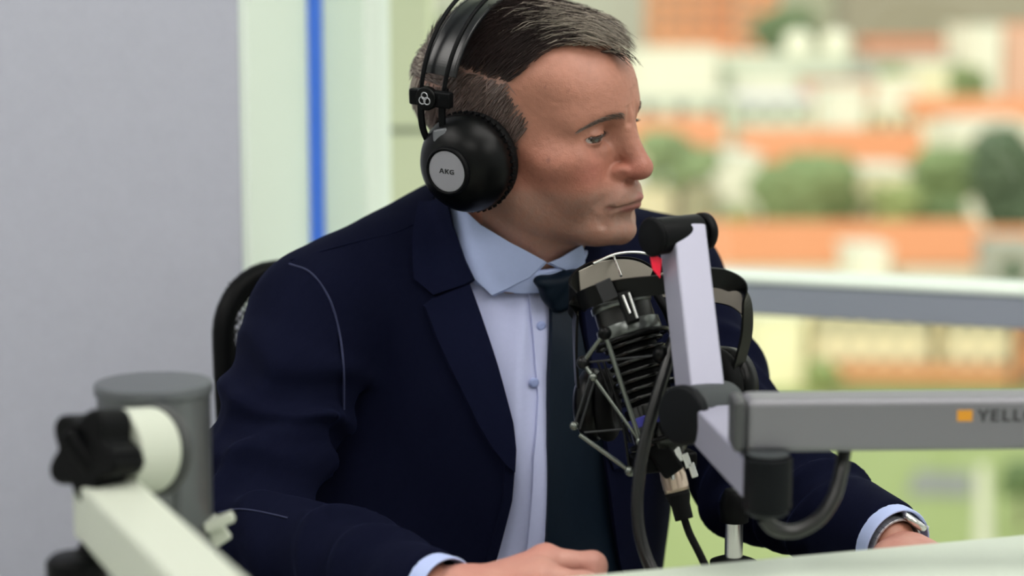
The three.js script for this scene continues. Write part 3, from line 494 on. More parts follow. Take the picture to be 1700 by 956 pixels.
const tie = new THREE.Group(); tie.name = 'tie'; tie.userData.label = 'dark teal navy silk tie'; person.add(tie);
part(tie, 'blade', sheet(onShirt([[908, 508], [946, 506], [962, 580], [985, 680], [1000, 760], [1014, 860], [1026, 960], [1010, 1000], [905, 1000], [903, 880], [905, 740], [904, 620]]), shirtSDF, TF, TX, UPV, 0.006, 0.004, 0.008, (p, q) => 0.003 * Math.sin(q * 22)), Mtie);
{ const k0 = hit(925, 452, collarBase).addScaledVector(TF, 0.006), k1 = hit(927, 512, collarBase).addScaledVector(TF, 0.005);
  const kd = k1.clone().sub(k0), kl = kd.length(); kd.normalize(); const kx = TX.clone().addScaledVector(kd, -TX.dot(kd)).normalize(), kz = V(0, 0, 0).crossVectors(kx, kd).negate();
  const kn = (x, y, z) => { const px = x - k0.x, py = y - k0.y, pz = z - k0.z, t = (px * kd.x + py * kd.y + pz * kd.z) / kl, a = px * kx.x + py * kx.y + pz * kx.z, b = px * kz.x + py * kz.y + pz * kz.z; const hw = mix(0.029, 0.0125, clamp(t, 0, 1)), r = 0.008; const qx = Math.max(Math.abs(a) - hw + r, 0), qz = Math.max(Math.abs(b) - 0.011 + r, 0), qy = Math.max(Math.abs(t - 0.5) * kl - kl * 0.5 + r, 0); return Math.hypot(qx, qy, qz) - r - 0.0008 * Math.sin(t * 9 + a * 220); };
  part(tie, 'knot', meshSDF(kn, k0.clone().add(V(-0.05, -0.08, -0.05)), k0.clone().add(V(0.06, 0.05, 0.06)), 0.002), Mtie); }

// cuffs
function cuff(c, ax, r, len, m) { const a = c.clone().addScaledVector(ax, -0.02); return part(shirt, 'cuff', turned([[r - 0.003, 0], [r, 0.002], [r, 0.02 + len - 0.002], [r - 0.001, 0.02 + len], [r - 0.0025, 0.02 + len - 0.001], [r - 0.003, 0.005]], a, a.clone().add(ax), 40), m); }
const axR = wrR.clone().sub(elR).normalize(), axL = V(0.48, -0.12, 0.87).normalize();
cuff(wrR, axR, 0.0335, 0.016, Mcollar); cuff(wrL, axL, 0.0378, 0.013, Mcollar);

// ---- hands
function handSDF(w0, w, fingers, thumb, palmR, wristR = 0.027) {
  const list = [cone(w0, w, wristR, wristR - 0.001)], ks = [0.02];
  for (const f of fingers) { list.push(cone(w.clone().lerp(f[0], 0.15), f[0], palmR, 0.0125)); ks.push(0.018); for (let i = 0; i < f.length - 1; i++) { list.push(cone(f[i], f[i + 1], [0.0112, 0.0100, 0.0090][i], [0.0105, 0.0092, 0.0080][i])); ks.push(i ? 0.004 : 0.005); } list.push(ell(f[0], V(0.0122, 0.0122, 0.0122))); ks.push(0.007); if (f[1]) { list.push(ell(f[1], V(0.0112, 0.0112, 0.0112))); ks.push(0.006); } }
  for (let i = 0; i < thumb.length - 1; i++) { list.push(cone(thumb[i], thumb[i + 1], [0.017, 0.0125, 0.0105][i], [0.0125, 0.0108, 0.0085][i])); ks.push(i ? 0.006 : 0.018); }
  return (x, y, z) => { let d = list[0](x, y, z); for (let i = 1; i < list.length; i++) d = smin(d, list[i](x, y, z), ks[i]); return d - 0.0006 * (noise(x * 160, y * 160, z * 160) - 0.5); };
}
const wR = P(756, 990, 1.668);
const handR = handSDF(wrR.clone().addScaledVector(axR, -0.08), wR, [
  [P(905, 929, 1.685), P(984, 938, 1.682), P(992, 978, 1.672), P(962, 1000, 1.668)],
  [P(896, 956, 1.662), P(970, 971, 1.655), P(978, 1012, 1.645), P(950, 1034, 1.642)],
  [P(880, 983, 1.640), P(948, 1002, 1.632), P(954, 1038, 1.622), P(928, 1054, 1.620)],
  [P(860, 1006, 1.622), P(918, 1026, 1.612), P(924, 1054, 1.604), P(898, 1066, 1.603)]], [P(800, 988, 1.695), P(872, 992, 1.712), P(925, 1008, 1.705), P(962, 1012, 1.695)], 0.0145, 0.0245);
const wL = wrL.clone().addScaledVector(axL, 0.025).add(V(0, -0.006, 0));
const tb = 0.752, fl = (x, z, y = tb) => V(x, y, z), hx = (a, b, y) => { const p = wL.clone().addScaledVector(V(0.22, 0, 0.97), a).addScaledVector(V(0.97, 0, -0.22), b); p.y = y; return p; };
const handL = handSDF(wrL.clone().addScaledVector(axL, -0.08), wL, [[-0.028, 0.006], [-0.008, 0.0], [0.012, 0.002], [0.030, 0.01]].map(([b, c], i) => [hx(0.075 - c, b, 0.770), hx(0.112 - c * 1.4, b * 1.15, 0.768 - i * 0.001), hx(0.134 - c * 1.8, b * 1.2, 0.758), hx(0.148 - c * 2, b * 1.2, 0.751)]), [hx(0.02, -0.026, 0.768), hx(0.052, -0.05, 0.760), hx(0.085, -0.058, 0.755), hx(0.105, -0.055, 0.752)], 0.0145, 0.0245);

// ---- skin: one body, finer at the head and the hands
const inner = (x, y, z) => { let d = torsoOuter(x, y, z) + 0.03; for (const c of [cone(shR, elR, 0.045, 0.038), cone(elR, wrR, 0.036, 0.027), cone(shL, elL, 0.045, 0.038), cone(elL, wrL, 0.036, 0.027)]) d = smin(d, c(x, y, z), 0.02); return d; };
const innerC = (() => { const cs = [cone(shR, elR, 0.045, 0.038), cone(elR, wrR, 0.036, 0.027), cone(shL, elL, 0.045, 0.038), cone(elL, wrL, 0.036, 0.027)], hips = ell(hipC, V(0.16, 0.11, 0.12), TQ); return (x, y, z) => { let d = smin(torsoOuter(x, y, z) + 0.03, hips(x, y, z), 0.05); for (const c of cs) d = smin(d, c(x, y, z), 0.02); return d; }; })();
const kneeR = hipC.clone().addScaledVector(TX, -0.13).addScaledVector(TF, 0.46).setY(0.52), kneeL = hipC.clone().addScaledVector(TX, 0.15).addScaledVector(TF, 0.46).setY(0.52), ankR = kneeR.clone().addScaledVector(TF, -0.05).setY(0.09), ankL = kneeL.clone().addScaledVector(TF, 0.02).setY(0.09), hR = hipC.clone().addScaledVector(TX, -0.09).setY(0.54), hL = hipC.clone().addScaledVector(TX, 0.09).setY(0.54);
const legs = [cone(hR, kneeR, 0.07, 0.055), cone(kneeR, ankR, 0.05, 0.034), cone(hL, kneeL, 0.07, 0.055), cone(kneeL, ankL, 0.05, 0.034)];
const bodySDF = (x, y, z) => { let d = innerC(x, y, z); for (const l of legs) d = smin(d, l(x, y, z), 0.03); return smin(d, neckF(x, y, z) + 0.004, 0.02); };
function tinted(g, fn) { const p = g.attributes.position, c = new Float32Array(p.count * 3); for (let i = 0; i < p.count; i++) { const q = fn(p.getX(i), p.getY(i), p.getZ(i)); c[i * 3] = q[0]; c[i * 3 + 1] = q[1]; c[i * 3 + 2] = q[2]; } g.setAttribute('color', new THREE.BufferAttribute(c, 3)); return g; }
const mixc = (a, b, t) => [mix(a[0], b[0], t), mix(a[1], b[1], t), mix(a[2], b[2], t)];
const skinA = [0.36, 0.158, 0.106], skinRed = [0.37, 0.125, 0.090], lipC = [0.35, 0.130, 0.115], stub = [0.265, 0.148, 0.112], scalp = [0.20, 0.115, 0.09], hairDark = [0.045, 0.032, 0.028];
// where hair grows on the head, in the head's own measures: > 0 on the scalp
function hairMask(X, y, z) {
  const x = Math.abs(X);
  let zl; if (y > 0.100) zl = mix(0.040, 0.072, clamp((y - 0.100) / 0.02, 0, 1)) + sstep(0.045, 0.015, x) * 0.024; else if (y > 0.07) zl = mix(0.018, 0.040, (y - 0.07) / 0.030) + sstep(0.03, 0.01, x) * 0.045 * sstep(0.090, 0.098, y); else if (y > 0.03) zl = mix(0.034, 0.018, (y - 0.03) / 0.04); else if (y > -0.02) zl = mix(0.016, 0.034, (y + 0.02) / 0.05); else zl = mix(-0.055, -0.03, clamp((y + 0.07) / 0.05, 0, 1));
  return (zl - z) / 0.01 + (noise(X * 120, y * 120, z * 120) - 0.5) * 0.6 - (y < -0.075 ? 4 : 0);
}
const mole = [[910, 266, 0.0022], [925, 420, 0.0015], [898, 300, 0.001], [905, 145, 0.0013], [945, 152, 0.001], [880, 410, 0.0012]].map(([a, b, r]) => [hit(a, b, skinHead), r]).filter((m) => m[0]);
const headGeo = tinted(meshSDF((x, y, z) => skinHead(x, y, z) - 0.0003 * (noise(x * 300, y * 300, z * 300) - 0.5), O.clone().add(V(-0.18, -0.21, -0.18)), O.clone().add(V(0.18, 0.16, 0.18)), 0.002, 0.0012), (x, y, z) => {
  const [a, b, c] = toHead(x, y, z), m = hairMask(a, b, c); let k = skinA;
  const n = noise(x * 60, y * 60, z * 60), n2 = noise(x * 260, y * 260, z * 260);
  const red = Math.exp(-((Math.abs(a) - 0.045) ** 2 + (b + 0.015) ** 2) / 0.0006) * (c > 0 ? 0.8 : 0) + Math.exp(-(a * a + (b + 0.016) ** 2 + (c - 0.112) ** 2) / 0.0004) * 0.9;
  k = mixc(k, skinRed, clamp(red * (0.6 + 0.6 * n), 0, 1));
  if (c > -0.02) k = mixc(k, stub, sstep(-0.028, -0.046, b) * 0.8 * (0.5 + n2 * 0.9));
  const lipd = Math.min(HD.ul(Math.abs(a), b, c), HD.ll(Math.abs(a), b, c)); k = mixc(k, lipC, sstep(0.0015, -0.0005, lipd) * 0.8);
  k = mixc(k, scalp, clamp(m, 0, 1) * 0.9);
  for (const [p, r] of mole) { const q = Math.hypot(x - p.x, y - p.y, z - p.z); if (q < r * 1.4) k = mixc(k, [0.2, 0.08, 0.06], sstep(r * 1.4, r * 0.7, q) * 0.75); }
  const v = 0.90 + 0.12 * n + 0.12 * n2; return [k[0] * v, k[1] * v, k[2] * v];
});
const handTint = (x, y, z) => { const n = noise(x * 70, y * 70, z * 70), k = mixc([0.50, 0.255, 0.20], [0.46, 0.20, 0.16], n); return k; };
const around = (pts, m) => { const b = new THREE.Box3().setFromPoints(pts); b.expandByScalar(m); return b; };
const bR = around([wrR.clone().addScaledVector(axR, -0.03), P(1000, 900, 1.69), P(880, 1070, 1.60), P(860, 1000, 1.72)], 0.03), bL = around([wrL.clone().addScaledVector(axL, -0.03), hx(0.15, -0.06, 0.75), hx(0.15, 0.05, 0.75), wL], 0.03);
const bodyGeo = mergeGeometries([headGeo, tinted(meshSDF(handR, bR.min, bR.max, 0.0022), handTint), tinted(meshSDF(handL, bL.min, bL.max, 0.003), handTint), tinted(meshSDF(bodySDF, V(-0.5, 0.02, -0.45), V(0.6, 1.12, 0.62), 0.012), () => skinA)]);
const Mskin = new THREE.MeshPhysicalMaterial({ color: 0xffffff, vertexColors: true, roughness: 0.5, bumpMap: grain(256, 0x808080, 0.9, 11, 1, 33), bumpScale: 0.00035 });
part(person, 'body', bodyGeo, Mskin);

// eyes
for (const s of [-1, 1]) {
  const c = V(s * 0.032, 0.0185, 0.0740), g = new THREE.SphereGeometry(0.0128, 48, 36), gz = V(-0.42, -0.06, 1).normalize();
  tinted(g, (x, y, z) => { const a = Math.acos(clamp((x * gz.x + y * gz.y + z * gz.z) / 0.0128, -1, 1)); return a < 0.19 ? [0.004, 0.004, 0.004] : a < 0.50 ? [0.05 + 0.03 * noise(x * 900, y * 900, z), 0.045, 0.03] : a < 0.53 ? [0.02, 0.016, 0.012] : [0.62, 0.56, 0.54]; });
  g.translate(c.x, c.y, c.z); g.applyMatrix4(HM); part(person, 'eye', g, new THREE.MeshPhysicalMaterial({ color: 0xffffff, vertexColors: true, roughness: 0.15, clearcoat: 1, clearcoatRoughness: 0.05 }));
}
// hair, brows and lashes: tapering strands that grow out of the skin
function strands(list) {                                        // each [root, direction 1, direction 2, length, width, colour]
  const n = list.length, pos = new Float32Array(n * 12 * 3), col = new Float32Array(n * 12 * 3), nor = new Float32Array(n * 12 * 3), idx = new Uint32Array(n * 18 * 3); let v = 0, t = 0;
  for (const [p, d1, d2, L, w, c] of list) {
    const side = V(0, 0, 0).crossVectors(d1, d2.x === d1.x ? V(0.3, 1, 0.2) : d2); if (side.lengthSq() < 1e-8) side.set(0.4, 0.3, 0.8); side.normalize(); const up = V(0, 0, 0).crossVectors(side, d1).normalize(), base = v;
    for (let k = 0; k < 4; k++) { const s = k / 3, m = p.clone().addScaledVector(d1, L * s * (1 - 0.5 * s)).addScaledVector(d2, L * 0.5 * s * s), ww = w * (k === 3 ? 0.2 : 1 - 0.25 * s);
      for (let q = 0; q < 3; q++) { const a = q * 2.0944, nx = side.clone().multiplyScalar(Math.cos(a)).addScaledVector(up, Math.sin(a)); pos.set([m.x + nx.x * ww, m.y + nx.y * ww, m.z + nx.z * ww], v * 3); nor.set([nx.x, nx.y, nx.z], v * 3); col.set(c, v * 3); v++; } }
    for (let k = 0; k < 3; k++) for (let q = 0; q < 3; q++) { const a = base + k * 3 + q, b = base + k * 3 + (q + 1) % 3; idx.set([a, a + 3, b, b, a + 3, b + 3], t); t += 6; }
  }
  const g = new THREE.BufferGeometry(); g.setAttribute('position', new THREE.BufferAttribute(pos, 3)); g.setAttribute('normal', new THREE.BufferAttribute(nor, 3)); g.setAttribute('color', new THREE.BufferAttribute(col, 3)); g.setAttribute('uv', new THREE.BufferAttribute(new Float32Array(v * 2), 2)); g.setIndex(new THREE.BufferAttribute(idx.subarray(0, t), 1)); return g;
}
const hdir = (x, y, z) => V(x, y, z).applyQuaternion(HQ).normalize();
const headN = (x, y, z) => { const e = 0.002; return V(headLocal(x + e, y, z) - headLocal(x - e, y, z), headLocal(x, y + e, z) - headLocal(x, y - e, z), headLocal(x, y, z + e) - headLocal(x, y, z - e)).normalize(); };
{
  const list = []; let tries = 0;
  while (list.length < 19000 && tries < 200000) {
    tries++; const a = rr(0, 6.2832), u = rr(-0.75, 1), q = Math.sqrt(1 - u * u), o = V(Math.cos(a) * q, u, Math.sin(a) * q), c = V(0, 0.03, -0.005); let t = 0.16, ok = false;
    for (let i = 0; i < 40; i++) { const v = headLocal(c.x + o.x * t, c.y + o.y * t, c.z + o.z * t); t -= v * 0.9; if (Math.abs(v) < 0.0005) { ok = true; break; } }
    if (!ok) continue; const p = c.clone().addScaledVector(o, t), m = hairMask(p.x, p.y, p.z); if (m < 0.15 + rnd() * 0.8) continue; if (Math.abs(p.x) > 0.08 && p.y < 0.03 && p.y > -0.04 && p.z > -0.04) continue;
    const n = headN(p.x, p.y, p.z), top = sstep(0.070, 0.080, p.y + 0.15 * p.z), crown = sstep(0.100, 0.118, p.y), front = sstep(0.02, 0.06, p.z) * top;
    // combed: lower sides down and back, the upper sides and the top up and forward
    const g1 = V(-p.x * 5 + rr(-0.14, 0.14), 0.75 - 0.35 * front, 0.80 + rr(-0.1, 0.1)), g2 = V(rr(-0.1, 0.1), -0.80 + rr(-0.15, 0.1), -0.70); let g = g2.clone().lerp(g1, top); if (p.z < -0.05) g.lerp(p.y > 0.06 ? V(p.x * 4 + rr(-0.5, 0.5), 0.5, -0.5) : V(p.x * 2, -1, -0.2), 0.75);
    const tg = g.clone().addScaledVector(n, -g.dot(n)).normalize(), lift = mix(0.20, 0.38, top) + 0.70 * crown + 0.55 * front + rr(-0.12, 0.22) * (0.4 + top) + 0.5 * (noise(p.x * 70, p.y * 70, p.z * 70) - 0.5) * top; const d1 = tg.clone().addScaledVector(n, lift).normalize(), d2 = tg.clone().addScaledVector(n, lift * 0.1).add(V(0, -0.10 - 0.40 * crown - 0.40 * front, 0.45 * crown)).normalize();
    const fade = sstep(-0.05, 0.06, p.y), L = mix(mix(0.005, 0.012, fade), 0.021 + 0.017 * crown + 0.012 * front, top) * rr(0.65, 1.25) + (p.z < -0.06 && p.y > 0.03 ? 0.008 : 0);
    if (top < 0.5 && rnd() < 0.62 - 0.25 * fade) continue;
    const clump = noise(p.x * 160, p.y * 160, p.z * 160), grey = clamp(0.08 + 0.65 * crown * sstep(-0.05, 0.03, p.z) + 0.5 * front + 0.30 * (1 - fade) + (p.z < -0.07 ? 0.45 : 0), 0, 0.9), wgt = clump * 0.45 + rnd() * 0.7 < grey ? 1 : 0; const v = rr(0.65, 1.3);
    const col = wgt ? [0.46 * v, 0.405 * v, 0.345 * v] : top > 0.5 ? [0.036 * v, 0.023 * v, 0.022 * v] : [0.085 * v, 0.056 * v, 0.048 * v];
    list.push([p.applyMatrix4(HM), hdir(d1.x, d1.y, d1.z), hdir(d2.x, d2.y, d2.z), L, rr(0.00042, 0.00068), col]);
  }
  const h = part(person, 'hair', strands(list), new THREE.MeshStandardMaterial({ color: 0xffffff, vertexColors: true, roughness: 0.42 }), 'short greying dark hair combed up at the front'); h.userData.kind = 'stuff';
  for (const s of [-1, 1]) {
    const b = [];
    for (let i = 0; i < 300; i++) { const u = rnd(), x = s * mix(0.013, 0.054, u), y = 0.0372 - 0.0020 * u - 0.0055 * u * u + 0.002 * Math.sin(u * 3.14) + rr(-0.0036, 0.0036) * (1 - 0.5 * u); let t = 0.14; for (let k = 0; k < 40; k++) { const v = headLocal(x, y, t); t -= v * 0.8; if (Math.abs(v) < 0.0004) break; } const n = headN(x, y, t), tg = V(s, 0.5 - 1.0 * u, 0.1); tg.addScaledVector(n, -tg.dot(n)).normalize(); const d = tg.clone().addScaledVector(n, 0.12).normalize(), q = hdir(d.x, d.y, d.z), q2 = hdir(tg.x, tg.y - 0.2, tg.z), v = rr(0.7, 1.4); b.push([V(x, y, t).applyMatrix4(HM), q, q2, rr(0.005, 0.0085), 0.00022, rnd() < 0.35 ? [0.20 * v, 0.15 * v, 0.125 * v] : [0.10 * v, 0.065 * v, 0.05 * v]]); }
    part(person, 'eyebrow', strands(b), new THREE.MeshStandardMaterial({ color: 0xffffff, vertexColors: true, roughness: 0.6 }));
    const lidPts = [], l = []; for (let i = 0; i <= 16; i++) { const an = mix(-1.15, 1.1, i / 16), r = 0.0147, ax = 0.032 + Math.sin(an) * r, yy = 0.0207 + (ax - 0.032) * -0.10 - 0.0185 - 0.0003, rad = Math.sqrt(r * r - yy * yy), x = 0.032 + Math.sin(an) * rad, z = 0.0740 + Math.cos(an) * rad, q = V(s * x, 0.0185 + yy, z); lidPts.push(q.clone().applyMatrix4(HM)); if (i > 1 && i < 16) for (let k = 0; k < 3; k++) { const d = V(Math.sin(an) * s + rr(-0.1, 0.1), -0.25, Math.cos(an)).normalize(); l.push([q.clone().add(V(rr(-0.0006, 0.0006), 0, 0)).applyMatrix4(HM), hdir(d.x, d.y, d.z), hdir(d.x, d.y + 0.6, d.z), 0.0042, 0.00012, [0.03, 0.02, 0.016]]); } }
    const lg = strands(l), tl = tube(lidPts, 0.0009, 30, 6); tinted(tl, () => [0.03, 0.017, 0.014]);
    part(person, 'eyelashes', mergeGeometries([lg, tl]), new THREE.MeshStandardMaterial({ color: 0xffffff, vertexColors: true, roughness: 0.6 }));
  }
}
// trousers and shoes, under the desk
{
  const tl = [cone(hR, kneeR, 0.092, 0.075), cone(kneeR, ankR.clone().setY(0.12), 0.072, 0.055), cone(hL, kneeL, 0.092, 0.075), cone(kneeL, ankL.clone().setY(0.12), 0.072, 0.055)], hp2 = ell(hipC, V(0.185, 0.13, 0.145), TQ);
  part(person, 'trousers', meshSDF((x, y, z) => { let d = hp2(x, y, z); for (const l of tl) d = smin(d, l(x, y, z), 0.03); return Math.max(d - 0.003 * (noise(x * 14, y * 14, z * 14) - 0.5), 0.085 - y, y - 0.66); }, V(-0.5, 0.05, -0.45), V(0.65, 0.72, 0.68), 0.011), Mjacket);
  for (const a of [ankR, ankL]) { const s0 = cone(a.clone().setY(0.045), a.clone().addScaledVector(TF, 0.19).setY(0.035), 0.042, 0.036), s1 = cone(a.clone().setY(0.10), a.clone().setY(0.05), 0.043, 0.045); part(person, 'shoe', meshSDF((x, y, z) => Math.max(smin(s0(x, y, z), s1(x, y, z), 0.03), 0.004 - y), a.clone().add(V(-0.12, -0.1, -0.08)), a.clone().add(V(0.22, 0.08, 0.28)), 0.006), mat(0x14110f, 0.3)); }
}

// ---------------------------------------------------------------- headphones on the man
const Mblk = phys(0x040506, 0.34, { specularIntensity: 0.28 }), Mblk2 = phys(0x050608, 0.5, { specularIntensity: 0.2 }), Mrub = phys(0x070809, 0.7, { specularIntensity: 0.25 }), Msilver = mat(0xb9bac0, 0.35, { metalness: 0.6 }), Mchrome = mat(0xd8dad8, 0.2, { metalness: 0.95 }), Mleather = phys(0x0c0e12, 0.3, {}), Mprint = mat(0x15161a, 0.6);
const font = await new FontLoader().loadAsync('fonts/droid/droid_sans_bold.typeface.json');
function text(s, size, depth, basis, wide = 1) { const g = new TextGeometry(s, { font, size, depth, curveSegments: 4 }); g.computeBoundingBox(); const b = g.boundingBox; g.translate(-(b.min.x + b.max.x) / 2, -(b.min.y + b.max.y) / 2, 0); g.scale(wide, 1, 1); g.applyMatrix4(basis); return g; }
const headRay = (px, py, x0) => { const a = C0.clone().applyMatrix4(HU.clone().invert()), b = P(px, py, 1).applyMatrix4(HU.clone().invert()), d = b.sub(a); return a.addScaledVector(d, (x0 - a.x) / d.x); };
const hax = V(-1, 0, 0).applyQuaternion(HQ), hay = V(0, 1, 0).applyQuaternion(HQ), haz = V(0, 0, 1).applyQuaternion(HQ);
{
  const t = thing('headphones', 'black over-ear headphones worn by the man, silver round badge on the cup', 'headphones', 'black studio headphones');
  const cl = headRay(774, 271, -0.098);
  for (const s of [-1, 1]) {
    const w = (x, y, z) => hu(s * -x, y, z), ctr = (x) => w(x, cl.y, cl.z), out = hax.clone().multiplyScalar(-s);
    const cup = part(t, 'ear_cup', turned([[0, -0.012], [0.040, -0.012], [0.0475, -0.009], [0.0485, 0.0], [0.0475, 0.005], [0.0455, 0.011], [0.0400, 0.020], [0.0320, 0.0275], [0.0245, 0.031], [0.0235, 0.0315]], ctr(-0.098), ctr(-0.2), 64), Mblk);
    part(t, 'ear_pad', (() => { const g = new THREE.TorusGeometry(0.036, 0.0125, 16, 48); g.scale(1, 1, 0.9); g.applyMatrix4(new THREE.Matrix4().makeBasis(haz, hay, out)); g.translate(...ctr(-0.084).toArray()); return g; })(), Mrub);
    const ridges = []; for (let i = 0; i < 46; i++) { const a = i / 46 * 6.2832, g = new RoundedBoxGeometry(0.0022, 0.004, 0.0055, 1, 0.0008); g.rotateZ(a - Math.PI / 2); g.translate(Math.cos(a) * 0.0485, Math.sin(a) * 0.0485, -0.006); g.applyMatrix4(new THREE.Matrix4().makeBasis(haz, hay, out)); g.translate(...ctr(-0.098).toArray()); ridges.push(g); }
    part(cup, 'ridge_ring', ridges, Mblk2);
    part(t, 'badge_rim', turned([[0, 0.028], [0.0235, 0.028], [0.0240, 0.034], [0.0225, 0.0365], [0.0205, 0.0365], [0.0205, 0.034]], ctr(-0.098), ctr(-0.2), 48), Mblk2);
    const bd = part(t, 'badge', turned([[0, 0.0355], [0.0195, 0.0355], [0.0205, 0.0345], [0.0205, 0.030]], ctr(-0.098), ctr(-0.2), 48), mat(0x9c9ca4, 0.38, { metalness: 0.55 }), 'silver round badge');
    const m = new THREE.Matrix4().makeBasis(haz.clone().multiplyScalar(-s), hay, out); m.setPosition(ctr(-0.098 - 0.0354));
    part(bd, 'lettering', text('AKG', 0.0046, 0.0004, m, 1.35), Mprint);
    // hinge block between cup and bow
    part(t, 'hinge', bar(w(-0.117, cl.y + 0.022, cl.z - 0.012), w(-0.112, cl.y + 0.034, cl.z - 0.016), 0.020, 0.016, 0.003, haz), mat(0x55585c, 0.4, { metalness: 0.3 }));
    // bow holder going up to the slider
    for (const dz of [-0.042, -0.018]) part(t, 'yoke', band([w(-0.104, cl.y - 0.004 + (dz < -0.03 ? 0.010 : 0.022), cl.z + dz + 0.012), w(-0.112, cl.y + 0.030, cl.z + dz + 0.003), w(-0.113, cl.y + 0.056, cl.z + dz + 0.001), w(-0.108, cl.y + 0.074, cl.z + dz + 0.002)], [haz, haz, haz, haz], 0.0062, 0.003, 24), Mblk2);
    const sl = w(-0.1135, cl.y + 0.064, cl.z - 0.028);
    part(t, 'slider', bar(sl.clone().addScaledVector(haz, -0.024), sl.clone().addScaledVector(haz, 0.022), 0.009, 0.0155, 0.002, hay), Mblk2);
    const hub = sl.clone().addScaledVector(haz, -0.004); part(t, 'slider_hub', turned([[0, 0], [0.0115, 0], [0.0115, 0.005], [0.0100, 0.007], [0, 0.007]], hub, hub.clone().add(out), 32), Mblk);
    const em = []; const tor = (r, rt, seg, x, y) => { const g = new THREE.TorusGeometry(r, rt, 6, seg); g.rotateZ(Math.PI / 6); g.translate(x, y, 0); return g; };
    for (let k = 0; k < 3; k++) { const a = Math.PI / 2 + k * 2.0944; em.push(tor(0.0034, 0.0006, 18, Math.cos(a) * 0.0031, Math.sin(a) * 0.0031)); } for (const g of em) { g.applyMatrix4(new THREE.Matrix4().makeBasis(haz, hay, out)); const q = hub.clone().addScaledVector(out, 0.0072); g.translate(q.x, q.y, q.z); }
    part(t, 'emblem', em, Msilver);
  }
  const arch = (t0, R, Y, zl, zt) => { const pts = [], wd = []; for (let i = 0; i <= 24; i++) { const a = Math.PI * (t0 + (1 - 2 * t0) * i / 24); pts.push(hu(-R * Math.cos(a), 0.052 + Y * Math.sin(a), mix(zl, zt, Math.sin(a)))); wd.push(haz.clone()); } return [pts, wd]; };
  const zc = cl.z - 0.030;
  const [p1, w1] = arch(0.03, 0.110, 0.096, zc - 0.013, -0.058), [p2] = arch(0.03, 0.110, 0.096, zc + 0.012, -0.028), [p3, w3] = arch(0.09, 0.101, 0.084, zc, -0.044);
  part(t, 'bow_wire', tube(p1, 0.0022, 90, 8), Mblk2); part(t, 'bow_wire', tube(p2, 0.0022, 90, 8), Mblk2);
  part(t, 'head_strap', band(p3, w3, 0.036, 0.003, 80), Mleather, 'glossy black leather head strap');
  for (const dz of [-0.0165, 0.0165]) part(t, 'strap_stitching', tube(p3.map((p) => p.clone().addScaledVector(haz, dz)), 0.0021, 80, 6), Mleather);
}

// ---------------------------------------------------------------- microphone with its shock mount
const mTop = P(1024, 482, 1.79), mBot = P(1113, 772, 1.765), mDir = mBot.clone().sub(mTop).normalize(), mLen = mBot.distanceTo(mTop), mAt = (s) => mTop.clone().addScaledVector(mDir, s);
{
  const t = thing('microphone', 'black broadcast microphone with ringed slots in front of the tie', 'microphone');
  const L = mLen, r = 0.0265, m2 = mBot;
  const mesh = (() => { const N = 256, d = new Uint8Array(N * N * 4); for (let j = 0; j < N; j++) for (let i = 0; i < N; i++) { const a = ((i + j) % 16) < 5 || ((i - j + 256) % 16) < 5, v = a ? 70 : 14, o = (j * N + i) * 4; d[o] = d[o + 1] = d[o + 2] = v; d[o + 3] = 255; } const x = new THREE.DataTexture(d, N, N); x.colorSpace = THREE.SRGBColorSpace; x.wrapS = x.wrapT = THREE.RepeatWrapping; x.magFilter = THREE.LinearFilter; x.repeat.set(7, 2); x.needsUpdate = true; return x; })();
  const Mrib = phys(0x070809, 0.2, {}), Mcol = mat(0x6e7270, 0.3, { metalness: 0.85 });
  part(t, 'grille', turned([[0, -0.006], [0.014, -0.005], [0.022, -0.001], [0.0258, 0.006], [0.0262, 0.036]], mTop, m2, 48), new THREE.MeshStandardMaterial({ map: mesh, roughness: 0.35, metalness: 0.5 }), 'dark wire mesh grille');
  part(t, 'grille_ring', turned([[0.0260, 0.010], [0.0278, 0.011], [0.0278, 0.016], [0.0260, 0.017]], mTop, m2, 48), Mcol);
  part(t, 'collar', turned([[0.0260, 0.031], [0.0288, 0.032], [0.0292, 0.041], [0.0280, 0.045], [0.0258, 0.046]], mTop, m2, 48), Mcol);
  part(t, 'core', turned([[0, 0.03], [0.0205, 0.03], [0.0205, 0.106], [0, 0.107]], mTop, m2, 32), Mblk2);
  for (let k = 0; k < 7; k++) { const y = 0.048 + k * 0.0082; part(t, 'slot_ring', turned([[0.0195, y], [0.0262, y + 0.0007], [0.0276 - k * 0.0002, y + 0.0026], [0.0262, y + 0.0048], [0.0195, y + 0.0054]], mTop, m2, 44), Mrib); }
  part(t, 'barrel', turned([[0.018, 0.105], [0.0255, 0.107], [0.0258, 0.136], [0.0235, 0.142], [0.0228, L - 0.016], [0.0185, L - 0.010], [0.0165, L], [0, L]], mTop, m2, 44), Mrib);
  part(t, 'band', turned([[0.0256, 0.116], [0.0263, 0.117], [0.0263, 0.124], [0.0256, 0.125]], mTop, m2, 44), mat(0x3f3f9a, 0.35, { metalness: 0.4 }), 'thin violet blue band');
}
const cOut = P(1119, 792, 1.764);
